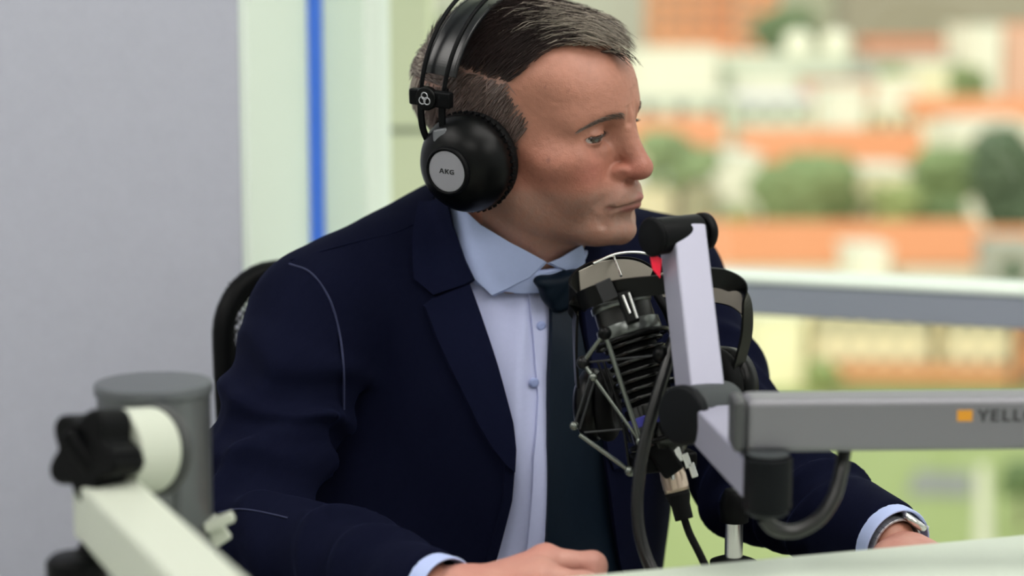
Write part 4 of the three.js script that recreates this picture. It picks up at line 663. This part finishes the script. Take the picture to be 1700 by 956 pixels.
{
  const t = thing('cable_connector', 'silver microphone plug with black rubber boot under the microphone', 'plug');
  const a = mBot.clone(), b = P(1136, 862, 1.76), Lc = a.distanceTo(b);
  part(t, 'shell', turned([[0, 0], [0.0108, 0], [0.0112, 0.002], [0.0112, 0.008], [0.0116, 0.009], [0.0116, 0.020], [0.0112, 0.021], [0.0112, 0.024], [0, 0.024]], a, b, 36), mat(0xc9b6a4, 0.28, { metalness: 0.8 }), 'satin silver shell');
  part(t, 'latch', bar(a.clone().add(V(0.0, 0.001, 0.0105)), a.clone().lerp(b, 0.22).add(V(0, 0, 0.0105)), 0.006, 0.003, 0.001), Mchrome);
  part(t, 'boot', turned([[0, 0.023], [0.0108, 0.023], [0.0110, 0.028], [0.0085, 0.036], [0.0082, 0.049], [0.0068, Lc - 0.001], [0, Lc]], a, b, 32), Mrub, 'black rubber boot');
  const mc = part(scene, 'microphone_cable', tube([b.clone().lerp(a, 0.1), P(1144, 884, 1.76), P(1158, 912, 1.755), P(1172, 940, 1.75), P(1200, 985, 1.73), P(1260, 1010, 1.70)], 0.0036, 50, 10), Mrub); mc.userData = { label: 'thin black cable leaving the silver microphone plug', category: 'cable' };
}
{
  const t = thing('shock_mount', 'black wire shock mount cage around the microphone', 'shock mount');
  const Mrod = mat(0x1a1b1c, 0.3, { metalness: 0.7 }), Mrodl = mat(0x6f746f, 0.26, { metalness: 0.85 }), Mthin = mat(0x35373a, 0.4, { metalness: 0.5 });
  const pt = (x, y, f = 0) => P(x, y, 1.775 - f);
  const A = pt(1004, 553, 0.035), Bq = pt(968, 602, 0.02), Cq = pt(953, 707, 0.01), D = pt(1063, 733, 0.036), E = pt(1099, 589, 0.034), Fq = pt(1046, 782, 0.02), G = pt(1056, 660, 0.03), A2 = pt(1118, 548, -0.03), C2 = pt(1160, 700, -0.03);
  const cageB = [[A, Bq, 0.0028, Mrodl], [A, D, 0.0028, Mrodl], [Bq, E, 0.0014, Mthin], [pt(985, 626, 0.025), D, 0.0022, Mrodl], [Bq, pt(985, 626, 0.025), 0.003, Mrodl], [pt(984, 612, 0.02), Cq, 0.0014, Mthin], [pt(990, 622, 0.02), pt(962, 712, 0.01), 0.0014, Mthin], [pt(970, 718, 0.012), pt(1036, 712, 0.02), 0.0012, Mthin], [pt(962, 722, 0.012), Fq, 0.0026, Mrodl], [pt(992, 600, 0.01), pt(1042, 735, 0.02), 0.0016, Mrod], [pt(1002, 600, 0.01), pt(1048, 735, 0.02), 0.0016, Mrod], [pt(1034, 700, 0.02), Fq, 0.0018, Mrod], [pt(1080, 716, 0.03), pt(1128, 711, 0.02), 0.0014, Mrodl], [pt(1080, 723, 0.03), pt(1128, 720, 0.02), 0.0014, Mrodl], [A2, E, 0.002, Mrod], [A2, C2, 0.0026, Mrod], [E, pt(1104, 640, 0.03), 0.003, Mrod], [C2, pt(1100, 790, 0), 0.0024, Mrodl]];
  for (const [a, b, r, m] of cageB) part(t, 'cage_rod', rod(a, b, r * 0.8, r * 0.8, 10), m);
  for (const [p, r, m] of [[A, 0.0062, Mblk], [Bq, 0.006, Mrod], [Cq, 0.0042, Mrodl], [D, 0.0042, Mrodl], [E, 0.0085, Mblk], [Fq, 0.005, Mrodl], [pt(985, 626, 0.025), 0.004, Mrodl], [C2, 0.006, Mrod], [A2, 0.006, Mrod]]) part(t, 'joint', ball(p, r, 16), m);
  for (const s of [0.046, 0.140]) { const g = new THREE.TorusGeometry(s < 0.1 ? 0.0325 : 0.029, 0.0022, 10, 48); g.applyQuaternion(new THREE.Quaternion().setFromUnitVectors(V(0, 0, 1), mDir)); const c = mAt(s); g.translate(c.x, c.y, c.z); part(t, 'clamp_ring', g, Mblk); }
  part(t, 'clamp_lever', bar(pt(1034, 484, 0.034), pt(1052, 536, 0.040), 0.010, 0.012, 0.002, RIGHT), Mblk); part(t, 'clamp_pin', rod(pt(1044, 486, 0.042), pt(1058, 528, 0.045), 0.0012), Mchrome); part(t, 'clamp_pin', rod(pt(1034, 490, 0.042), pt(1046, 520, 0.045), 0.0012), Mchrome);
  part(t, 'base_clamp', [bar(pt(1050, 770, 0.02), pt(1150, 760, 0.0), 0.022, 0.016, 0.003), bar(pt(1085, 735, 0.02), pt(1120, 785, 0.02), 0.018, 0.02, 0.003, RIGHT)], Mblk2);
  for (const [x, y] of [[1122, 752], [1136, 762], [1146, 778]]) part(t, 'wing_screw', bar(pt(x, y - 10, 0.024), pt(x + 8, y + 14, 0.024), 0.004, 0.006, 0.001, RIGHT), Mchrome);
  part(t, 'hanger', tube([P(1112, 420, 1.77), P(1085, 470, 1.80), P(1108, 520, 1.79), A2], 0.004, 30, 10), Mblk2);
}
{ // thick black cable looping down from behind the arm
  const o = part(scene, 'microphone_cable', tube([P(1140, 520, 1.76), P(1122, 560, 1.745), P(1106, 610, 1.735), P(1082, 690, 1.728), P(1064, 770, 1.726), P(1058, 840, 1.725), P(1064, 895, 1.722), P(1082, 945, 1.715), P(1120, 1000, 1.70)], 0.0056, 80, 12), phys(0x0b0c0e, 0.35)); o.userData = { label: 'thick black cable hanging down left of the silver microphone arm', category: 'cable' };
}
// ---------------------------------------------------------------- spare headphones hung over the microphone
{
  const t = thing('headphones', 'spare black headphones with a wide band hung over the microphone', 'headphones', 'black studio headphones');
  const up = V(0, 1, 0.12).normalize(), upl = V(0.15, 0.2, 1).normalize();
  const fr = [P(958, 640, 1.80), P(955, 570, 1.79), P(958, 512, 1.78), P(980, 493, 1.755), P(1030, 480, 1.74), P(1100, 472, 1.735), P(1165, 461, 1.735), P(1206, 465, 1.745), P(1234, 486, 1.755), P(1240, 545, 1.765), P(1228, 600, 1.77), P(1212, 655, 1.775)];
  part(t, 'head_band', band(fr, [V(0.1, 0, 1), V(0.1, 0, 1), V(0.2, 0.5, 0.9), V(0, 1, 0.25), up, up, up, V(0.0, 1, 0.3), V(-0.4, 0.6, 0.8), V(-0.6, 0, 0.8), V(-0.6, 0, 0.8), V(-0.6, 0, 0.8)], 0.0175, 0.0024, 110), phys(0x050607, 0.38, { specularIntensity: 0.35 }));
  const bk = [P(960, 508, 1.780), P(946, 486, 1.795), P(962, 462, 1.815), P(1005, 445, 1.835), P(1050, 445, 1.845), P(1085, 462, 1.85), P(1150, 470, 1.84), P(1210, 478, 1.80), P(1238, 496, 1.765)];
  const wv = bk.map(() => up), dn = V(0, 0, 1);
  part(t, 'inner_strap', band(bk.slice(2).map((p) => p.clone().add(V(0, -0.004, 0.0012))), wv.slice(2), 0.0225, 0.0016, 80), mat(0x9a948a, 0.8), 'beige lining of the band');
  part(t, 'outer_strap', band(bk.map((p) => p.clone().add(V(0, -0.0035, -0.0012))), wv, 0.0262, 0.002, 80), Mblk2);
  part(t, 'bow_wire', tube(bk.slice(2, 7).map((p) => p.clone().add(V(0.012, 0.0135, 0.0))), 0.0014, 40, 8), Mchrome);
  part(t, 'bow_wire', rod(P(1018, 424, 1.835), P(1031, 458, 1.80), 0.0013), Mchrome);
  part(t, 'slider', bar(P(1000, 466, 1.738), P(1014, 498, 1.738), 0.004, 0.0145, 0.001, RIGHT), mat(0x17181c, 0.4));
  const eR = P(1206, 640, 1.80), eA = V(-0.75, 0.05, 0.55).normalize();
  part(t, 'ear_cup', turned([[0, -0.012], [0.030, -0.012], [0.036, -0.004], [0.034, 0.008], [0.02, 0.016], [0, 0.018]], eR, eR.clone().sub(eA), 40), Mblk); part(t, 'ear_pad', (() => { const g = new THREE.TorusGeometry(0.026, 0.010, 12, 40); g.applyQuaternion(new THREE.Quaternion().setFromUnitVectors(V(0, 0, 1), eA)); const q = eR.clone().addScaledVector(eA, 0.016); g.translate(q.x, q.y, q.z); return g; })(), Mrub);
  const eL = P(984, 672, 1.845), eB = V(0.9, 0.05, 0.2).normalize();
  part(t, 'ear_cup', turned([[0, -0.010], [0.028, -0.010], [0.034, -0.004], [0.032, 0.008], [0.02, 0.015], [0, 0.017]], eL, eL.clone().sub(eB), 40), Mblk); part(t, 'ear_pad', (() => { const g = new THREE.TorusGeometry(0.025, 0.009, 12, 40); g.applyQuaternion(new THREE.Quaternion().setFromUnitVectors(V(0, 0, 1), eB)); const q = eL.clone().addScaledVector(eB, 0.014); g.translate(q.x, q.y, q.z); return g; })(), Mrub);
  part(t, 'side_marker', (() => { const s = new THREE.Shape(); [[0, 0.012], [0.003, -0.004], [0.009, -0.0115], [0.010, 0.004]].forEach(([a, b], i) => i ? s.lineTo(a, b) : s.moveTo(a, b)); const g = new THREE.ExtrudeGeometry(s, { depth: 0.003, bevelEnabled: true, bevelSize: 0.0006, bevelThickness: 0.0006, bevelSegments: 1 }); const p = P(1078, 438, 1.725); g.translate(p.x, p.y, p.z); return g; })(), mat(0xff1440, 0.4), 'bright red side marker');
}
// ---------------------------------------------------------------- jointed microphone arm
const Marm = mat(0x9d9daf, 0.42, { metalness: 0.3 }), Mjoint = phys(0x080b0f, 0.5, { specularIntensity: 0.25 }), MjointG = phys(0x3a3e40, 0.5, { specularIntensity: 0.4 }), Mlever = phys(0x050608, 0.45, { specularIntensity: 0.22 });
{
  const t = thing('microphone_boom', 'jointed silver microphone arm with black elbows and yellow square print', 'microphone boom');
  const al = 24 * Math.PI / 180, sd = V(Math.cos(al), 0, -Math.sin(al));
  part(t, 'upper_tube', bar(P(1132, 378, 1.735), P(1163, 652, 1.695), 0.030, 0.0325, 0.0025, sd), Marm, 'upright square silver tube');
  const cyl = (a, b, r, m, nm) => { const L = a.distanceTo(b); return part(t, nm, turned([[0, 0], [r * 0.86, 0], [r, r * 0.14], [r, L - r * 0.14], [r * 0.86, L], [0, L]], a, b, 40), m); };
  cyl(P(1086, 393, 1.715), P(1158, 385, 1.745), 0.0160, Mlever, 'elbow'); cyl(P(1078, 394, 1.712), P(1087, 393, 1.7155), 0.0172, Mlever, 'elbow_cap'); cyl(P(1160, 385, 1.746), P(1174, 384, 1.752), 0.0168, Mlever, 'elbow_cap');
  cyl(P(1142, 688, 1.668), P(1208, 678, 1.705), 0.0240, MjointG, 'elbow'); cyl(P(1127, 690, 1.660), P(1143, 688, 1.669), 0.0252, Mjoint, 'elbow_cap');
  const a2 = P(1180, 703, 1.665), h2 = a2.y, b2 = P(1274, 800, 1.535);
  part(t, 'middle_tube', bar(a2, b2, 0.0325, 0.0325, 0.0025, UPV), Marm, 'short square silver tube');
  const jc = b2.clone(); cyl(jc.clone().add(V(0.0, -0.022, 0)), jc.clone().add(V(0.0, 0.021, 0)), 0.0185, Mjoint, 'elbow'); cyl(jc.clone().add(V(0, -0.0255, 0)), jc.clone().add(V(0, -0.0215, 0)), 0.0165, MjointG, 'elbow_cap');
  const y3 = P(1230, 700, 1.55).y, xa = P(1234, 700, 1.55), xb = P(2150, 690, 1.57); xa.y = y3; xb.y = y3;
  part(t, 'boom', bar(xa, xb, 0.040, S(89, 1.555), 0.006, UPV), mat(0x77777d, 0.40, { metalness: 0.4 }), 'long horizontal silver boom');
  part(t, 'boom_cap', bar(P(1213, 700, 1.55).setY(y3), xa.clone().add(V(0.0005, 0, 0)), 0.0395, S(88, 1.555), 0.0045, UPV), mat(0x3c3e40, 0.45));
  cyl(jc.clone().add(V(0, 0.020, 0)), jc.clone().setY(y3 - S(40, 1.55)), 0.0165, MjointG, 'elbow_neck');
  const dir = xb.clone().sub(xa).normalize(), nrm = V(-dir.z, 0, dir.x); if (nrm.z < 0) nrm.negate(); const fm = new THREE.Matrix4().makeBasis(dir, UPV, nrm), face = (px) => { const p = P(px, 693, 1.53), s = p.clone().sub(xa).dot(dir); const q = xa.clone().addScaledVector(dir, s).addScaledVector(nrm, 0.0199); q.y = p.y; return q; };
  const c = face(1606), sq = new RoundedBoxGeometry(S(26, 1.53), S(19, 1.53), 0.0006, 1, 0.0002); sq.applyMatrix4(fm.clone().setPosition(c)); part(t, 'print', sq, mat(0xd08e1c, 0.5), 'small yellow square print');
  part(t, 'lettering', text('YELLO', S(21, 1.53), 0.0004, fm.clone().setPosition(face(1677)), 1.18), mat(0x26272a, 0.5));
  cyl(xb.clone().setY(0.8262), xb.clone().setY(y3 + 0.05), 0.022, mat(0x8d9092, 0.4, { metalness: 0.5 }), 'pole');
}
{
  const pts = [P(1402, 748, 1.565), P(1396, 782, 1.56), P(1384, 825, 1.555), P(1358, 862, 1.55), P(1318, 882, 1.545), P(1284, 876, 1.54), P(1268, 858, 1.535)];
  const o = part(scene, 'arm_cable', tube(pts, 0.0056, 80, 12), phys(0x0c0d0d, 0.3)); o.userData = { label: 'dark cable looping below the silver boom to its elbow', category: 'cable' };
}
{ // small stand behind the arm, right of the plug
  const t = thing('desk_stand', 'short black and chrome stand rod behind the silver arm elbow', 'stand');
  const b = P(1221, 930, 1.86), top = P(1219, 858, 1.86); b.x = top.x; b.z = top.z; const base = V(top.x, 0.742, top.z);
  part(t, 'rod', rod(base, top, 0.0085, 0.0085, 24), Mchrome); part(t, 'clutch', turned([[0, 0], [0.0135, 0], [0.0135, 0.018], [0.011, 0.026], [0.009, 0.03], [0, 0.03]], V(top.x, top.y - 0.004, top.z), V(top.x, 2, top.z), 28), Mblk2); part(t, 'foot', turned([[0, 0], [0.022, 0], [0.022, 0.006], [0.012, 0.010], [0, 0.010]], base, V(base.x, 2, base.z), 40), Mblk2);
}
// ---------------------------------------------------------------- blurred support arm in the left foreground
{
  const t = thing('support_stand', 'out of focus grey pole with clamp knob and pale arm, lower left foreground', 'support arm');
  const c = P(255, 640, 1.50), r = S(95, 1.5); const Mpole = mat(0x66696c, 0.33, { metalness: 0.7 }), Mpale = mat(0xbcc2b4, 0.45), cy = (a, b, rad, m, nm, bev = 0.1) => { const L = a.distanceTo(b); return part(t, nm, turned([[0, 0], [rad * (1 - bev), 0], [rad, rad * bev], [rad, L - rad * bev], [rad * (1 - bev), L], [0, L]], a, b, 56), m); };
  cy(V(c.x, 0.742, c.z), V(c.x, c.y - 0.006, c.z), r * 0.985, Mpole, 'pole', 0.02); cy(V(c.x, c.y - 0.006, c.z), V(c.x, c.y + 0.003, c.z), r * 1.03, mat(0x5c6064, 0.4, { metalness: 0.4 }), 'pole_cap', 0.03);
  for (const a of [0.55, 2.2, 3.9]) { const g = bar(V(c.x + Math.sin(a) * r, 0.75, c.z + Math.cos(a) * r), V(c.x + Math.sin(a) * r, c.y - 0.012, c.z + Math.cos(a) * r), 0.006, 0.003, 0.001, V(Math.sin(a), 0, Math.cos(a))); part(t, 'pole_groove', g, mat(0x4a4e50, 0.5)); }
  const k0 = P(262, 746, 1.455), ka = P(95, 758, 1.375), kd = ka.clone().sub(k0).normalize(), kp = (s) => k0.clone().addScaledVector(kd, s);
  cy(kp(-0.004), kp(0.006), 0.034, mat(0x3a3d3e, 0.5), 'clamp_ring'); cy(kp(0.006), kp(0.046), 0.031, Mpale, 'clamp_drum', 0.06);
  const star = new THREE.Shape(); for (let i = 0; i <= 100; i++) { const a = i / 100 * 6.2832, q = 0.0265 + 0.0055 * Math.cos(a * 5 + 0.5); i ? star.lineTo(Math.cos(a) * q, Math.sin(a) * q) : star.moveTo(q, 0); }
  const kg = new THREE.ExtrudeGeometry(star, { depth: 0.022, bevelEnabled: true, bevelSize: 0.003, bevelThickness: 0.004, bevelSegments: 3 }); kg.applyQuaternion(new THREE.Quaternion().setFromUnitVectors(V(0, 0, 1), kd)); const kk = kp(0.050); kg.translate(kk.x, kk.y, kk.z); part(t, 'knob', kg, Mlever, 'black star knob');
  part(t, 'knob_bar', bar(kp(0.072).add(V(-0.012, 0.016, 0)), kp(0.080).add(V(0.012, -0.010, 0)), 0.010, 0.012, 0.003), Mlever);
  const a0 = P(172, 838, 1.425), a1 = P(360, 1040, 1.16); a1.y = a0.y; part(t, 'pivot', [rod(a0.clone().add(V(0, -0.021, 0)), a0.clone().add(V(0, 0.021, 0)), 0.021, 0.021, 40)], Mpale); part(t, 'arm_tube', bar(a0, a1, 0.042, 0.042, 0.003, UPV), Mpale, 'pale square arm tube');
  const kb = P(128, 972, 1.40); part(t, 'knob', turned([[0, 0], [0.018, 0], [0.021, 0.004], [0.021, 0.018], [0.017, 0.022], [0, 0.022]], V(kb.x, kb.y, kb.z), V(kb.x, 2, kb.z), 32), Mlever); part(t, 'knob_stem', rod(V(kb.x, kb.y + 0.01, kb.z), a0.clone().add(V(-0.004, -0.02, 0.0)), 0.008), Mlever);
  part(t, 'lever', [bar(P(340, 876, 1.50), P(388, 856, 1.50), 0.010, 0.008, 0.002), bar(P(345, 890, 1.51), P(372, 872, 1.51), 0.006, 0.022, 0.002)], Mpale);
}
// ---------------------------------------------------------------- desk and raised shelf
const rz = (px, py, h) => { const d = P(px, py, 1).sub(C0), t = (h - C0.y) / d.y; return C0.clone().addScaledVector(d, t); };
{
  const hS = 0.8255, e0 = rz(1000, 953, hS), e1 = rz(1700, 888, hS), ed = e1.clone().sub(e0).setY(0).normalize(), en = V(-ed.z, 0, ed.x); if (en.z < 0) en.negate();
  const at = (s, n) => e0.clone().addScaledVector(ed, s).addScaledVector(en, n);
  const Mdesk = gmat(0xbfc5b8, 0.5, 0.015, 2), t = thing('desk', 'white studio desk in front of the seated man', 'desk');
  const pl = (pts, y0, y1, b = 0.003) => { const s = new THREE.Shape(pts.map((p) => new THREE.Vector2(p.x, -p.z))); const g = new THREE.ExtrudeGeometry(s, { depth: y1 - y0 - 2 * b, bevelEnabled: true, bevelSize: b, bevelThickness: b, bevelSegments: 3, curveSegments: 24 }); g.rotateX(-Math.PI / 2); g.translate(0, y0 + b, 0); return g; };
  part(t, 'desk_top', pl([at(-0.75, -0.25), at(1.1, -0.25), at(1.1, 0.85), at(-0.75, 0.85)], 0.712, 0.742), Mdesk);
  for (const [a, b] of [[-0.68, -0.05], [1.02, -0.05], [-0.68, 0.75], [1.02, 0.75]]) part(t, 'leg', bar(at(a, b).setY(0), at(a, b).setY(0.712), 0.06, 0.06, 0.004, ed), mat(0xa9adab, 0.4, { metalness: 0.5 }));
  const u = thing('desk_shelf', 'pale raised shelf edge along the bottom right of the frame', 'shelf');
  const c = []; for (let i = 0; i <= 10; i++) { const a = i / 10 * Math.PI / 2; c.push(at(-0.02 - 0.06 * Math.sin(a), 0.0 + 0.06 * (1 - Math.cos(a)))); }
  part(u, 'top', pl([at(0.95, 0), ...c, at(-0.08, 0.30), at(0.95, 0.30)], hS - 0.022, hS, 0.002), gmat(0xbcc6b8, 0.42, 0.012, 2));
  for (const s of [-0.03, 0.85]) part(u, 'side', bar(at(s, 0.05).setY((0.742 + hS - 0.022) / 2), at(s, 0.27).setY((0.742 + hS - 0.022) / 2), 0.018, hS - 0.022 - 0.742, 0.002, UPV), Mdesk);
}
// ---------------------------------------------------------------- wristwatch
{
  const t = thing('wristwatch', 'silver wristwatch on the man\'s left wrist under the cuff', 'watch');
  const c = wrL.clone().addScaledVector(axL, 0.004), up = V(0.55, 1, -0.30).addScaledVector(axL, -V(0.55, 1, -0.30).dot(axL)).normalize();
  const sx = V(0, 0, 0).crossVectors(up, axL).normalize();
  for (let i = 0; i < 30; i++) { const a = i / 30 * 6.2832 + 0.1, n = up.clone().multiplyScalar(Math.cos(a)).addScaledVector(sx, Math.sin(a)), tg = up.clone().multiplyScalar(-Math.sin(a)).addScaledVector(sx, Math.cos(a)), p = c.clone().addScaledVector(n, 0.0270); const g = new RoundedBoxGeometry(0.0058, 0.0026, 0.016, 1, 0.0008); g.applyMatrix4(new THREE.Matrix4().makeBasis(tg, n, V(0, 0, 0).crossVectors(tg, n)).setPosition(p)); part(t, 'bracelet_link', g, Msilver); }
  const q = c.clone().addScaledVector(up.clone().addScaledVector(axL, 0.22).normalize(), 0.0272), qd = q.clone().add(q.clone().sub(c)); part(t, 'case', turned([[0, 0], [0.0135, 0], [0.015, 0.002], [0.015, 0.0045], [0.0138, 0.0062], [0.0125, 0.0062], [0.0122, 0.0058]], q, qd, 40), Mchrome); part(t, 'dial', turned([[0, 0.0057], [0.0124, 0.0057]], q, qd, 32), mat(0xe9e9e4, 0.3)); part(t, 'crown', rod(q.clone().addScaledVector(sx, 0.017).addScaledVector(up, 0.004), q.clone().addScaledVector(sx, 0.022).addScaledVector(up, 0.004), 0.0025), Mchrome);
}
// ---------------------------------------------------------------- office chair
{
  const t = thing('office_chair', 'black mesh office chair behind the man', 'chair');
  const bc = P(700, 600, 2.30), bx = TX.clone().applyAxisAngle(UPV, 0.10), bf = V(0, 0, 0).crossVectors(bx, UPV).normalize(), bt = V(0, 1, 0).addScaledVector(bf, -0.12).normalize();
  const top = P(420, 452, 2.27).y, w = 0.47, hgt = 0.52; const o = P(373, 560, 2.25).addScaledVector(bx, w / 2 - 0.002); o.y = top - hgt / 2;
  const at = (u, v, n = 0) => o.clone().addScaledVector(bx, u).addScaledVector(bt, v).addScaledVector(bf, n - 0.10 * (u / 0.24) ** 2 * -0.25);
  const loop = []; const rad = 0.07; for (const [sx, sy] of [[1, 1], [-1, 1], [-1, -1], [1, -1]]) for (let i = 0; i <= 6; i++) { const a = i / 6 * Math.PI / 2, b = Math.atan2(sy, sx) - Math.PI / 4 + a; loop.push(at(sx * (w / 2 - rad) + Math.cos(b) * rad, sy * (hgt / 2 - rad) + Math.sin(b) * rad)); }
  const fr = new THREE.TubeGeometry(new THREE.CatmullRomCurve3(loop, true, 'centripetal'), 140, 0.013, 12, true); part(t, 'back_frame', fr, Mblk2);
  const strip = []; const step = 0.0068; const lim = (u, v) => Math.abs(u) < w / 2 - 0.004 && Math.abs(v) < hgt / 2 - 0.004;
  for (const sl of [1, -1]) for (let k = -75; k <= 75; k++) { const c0 = k * step * 1.4142; let seg = null; const pts = []; for (let q = -60; q <= 60; q++) { const u = q / 60 * (w / 2), v = sl * u + c0; if (lim(u, v)) pts.push([u, v]); } if (pts.length > 2) { const n = Math.ceil(pts.length / 30); for (let i = 0; i < n; i++) { const a = pts[Math.floor(i * (pts.length - 1) / n)], b = pts[Math.floor((i + 1) * (pts.length - 1) / n)]; const A = at(a[0], a[1], sl * 0.0006), B = at(b[0], b[1], sl * 0.0006); if (A.distanceTo(B) > 0.002) strip.push(rod(A, B, 0.0015, 0.0015, 4)); } } }
  part(t, 'back_mesh', strip, Mblk2, 'open black mesh of the backrest');
  part(t, 'edge_padding', [0, 1].map((i) => band([at((i ? 1 : -1) * (w / 2 - 0.02), 0.18, 0.006), at((i ? 1 : -1) * (w / 2 - 0.02), 0, 0.006), at((i ? 1 : -1) * (w / 2 - 0.02), -0.2, 0.006)], [bx, bx, bx], 0.034, 0.006, 12)), Mrub);
  const sc = V(hipC.x, 0, hipC.z).addScaledVector(TF, 0.12), seat = new RoundedBoxGeometry(0.50, 0.07, 0.48, 4, 0.03); seat.rotateY(TH); seat.translate(sc.x, 0.405, sc.z); part(t, 'seat', seat, Mrub);
  part(t, 'back_post', tube([at(0, -hgt / 2 + 0.02, -0.02), at(0, -hgt / 2 - 0.06, -0.05), V(sc.x, 0.36, sc.z).addScaledVector(TF, -0.18), V(sc.x, 0.35, sc.z)], 0.018, 30, 10), Mblk2);
  part(t, 'gas_lift', rod(V(sc.x, 0.08, sc.z), V(sc.x, 0.38, sc.z), 0.025), Mblk2);
  for (let i = 0; i < 5; i++) { const a = i * 1.2566 + 0.3, e = V(sc.x + Math.sin(a) * 0.29, 0.065, sc.z + Math.cos(a) * 0.29); part(t, 'base_leg', bar(V(sc.x, 0.095, sc.z), e, 0.035, 0.025, 0.006), Mblk2); part(t, 'caster', (() => { const g = new THREE.CylinderGeometry(0.027, 0.027, 0.04, 20); g.rotateZ(Math.PI / 2); g.rotateY(a); g.translate(e.x, 0.027, e.z); return g; })(), Mblk); }
}
renderer.render(scene, camera);
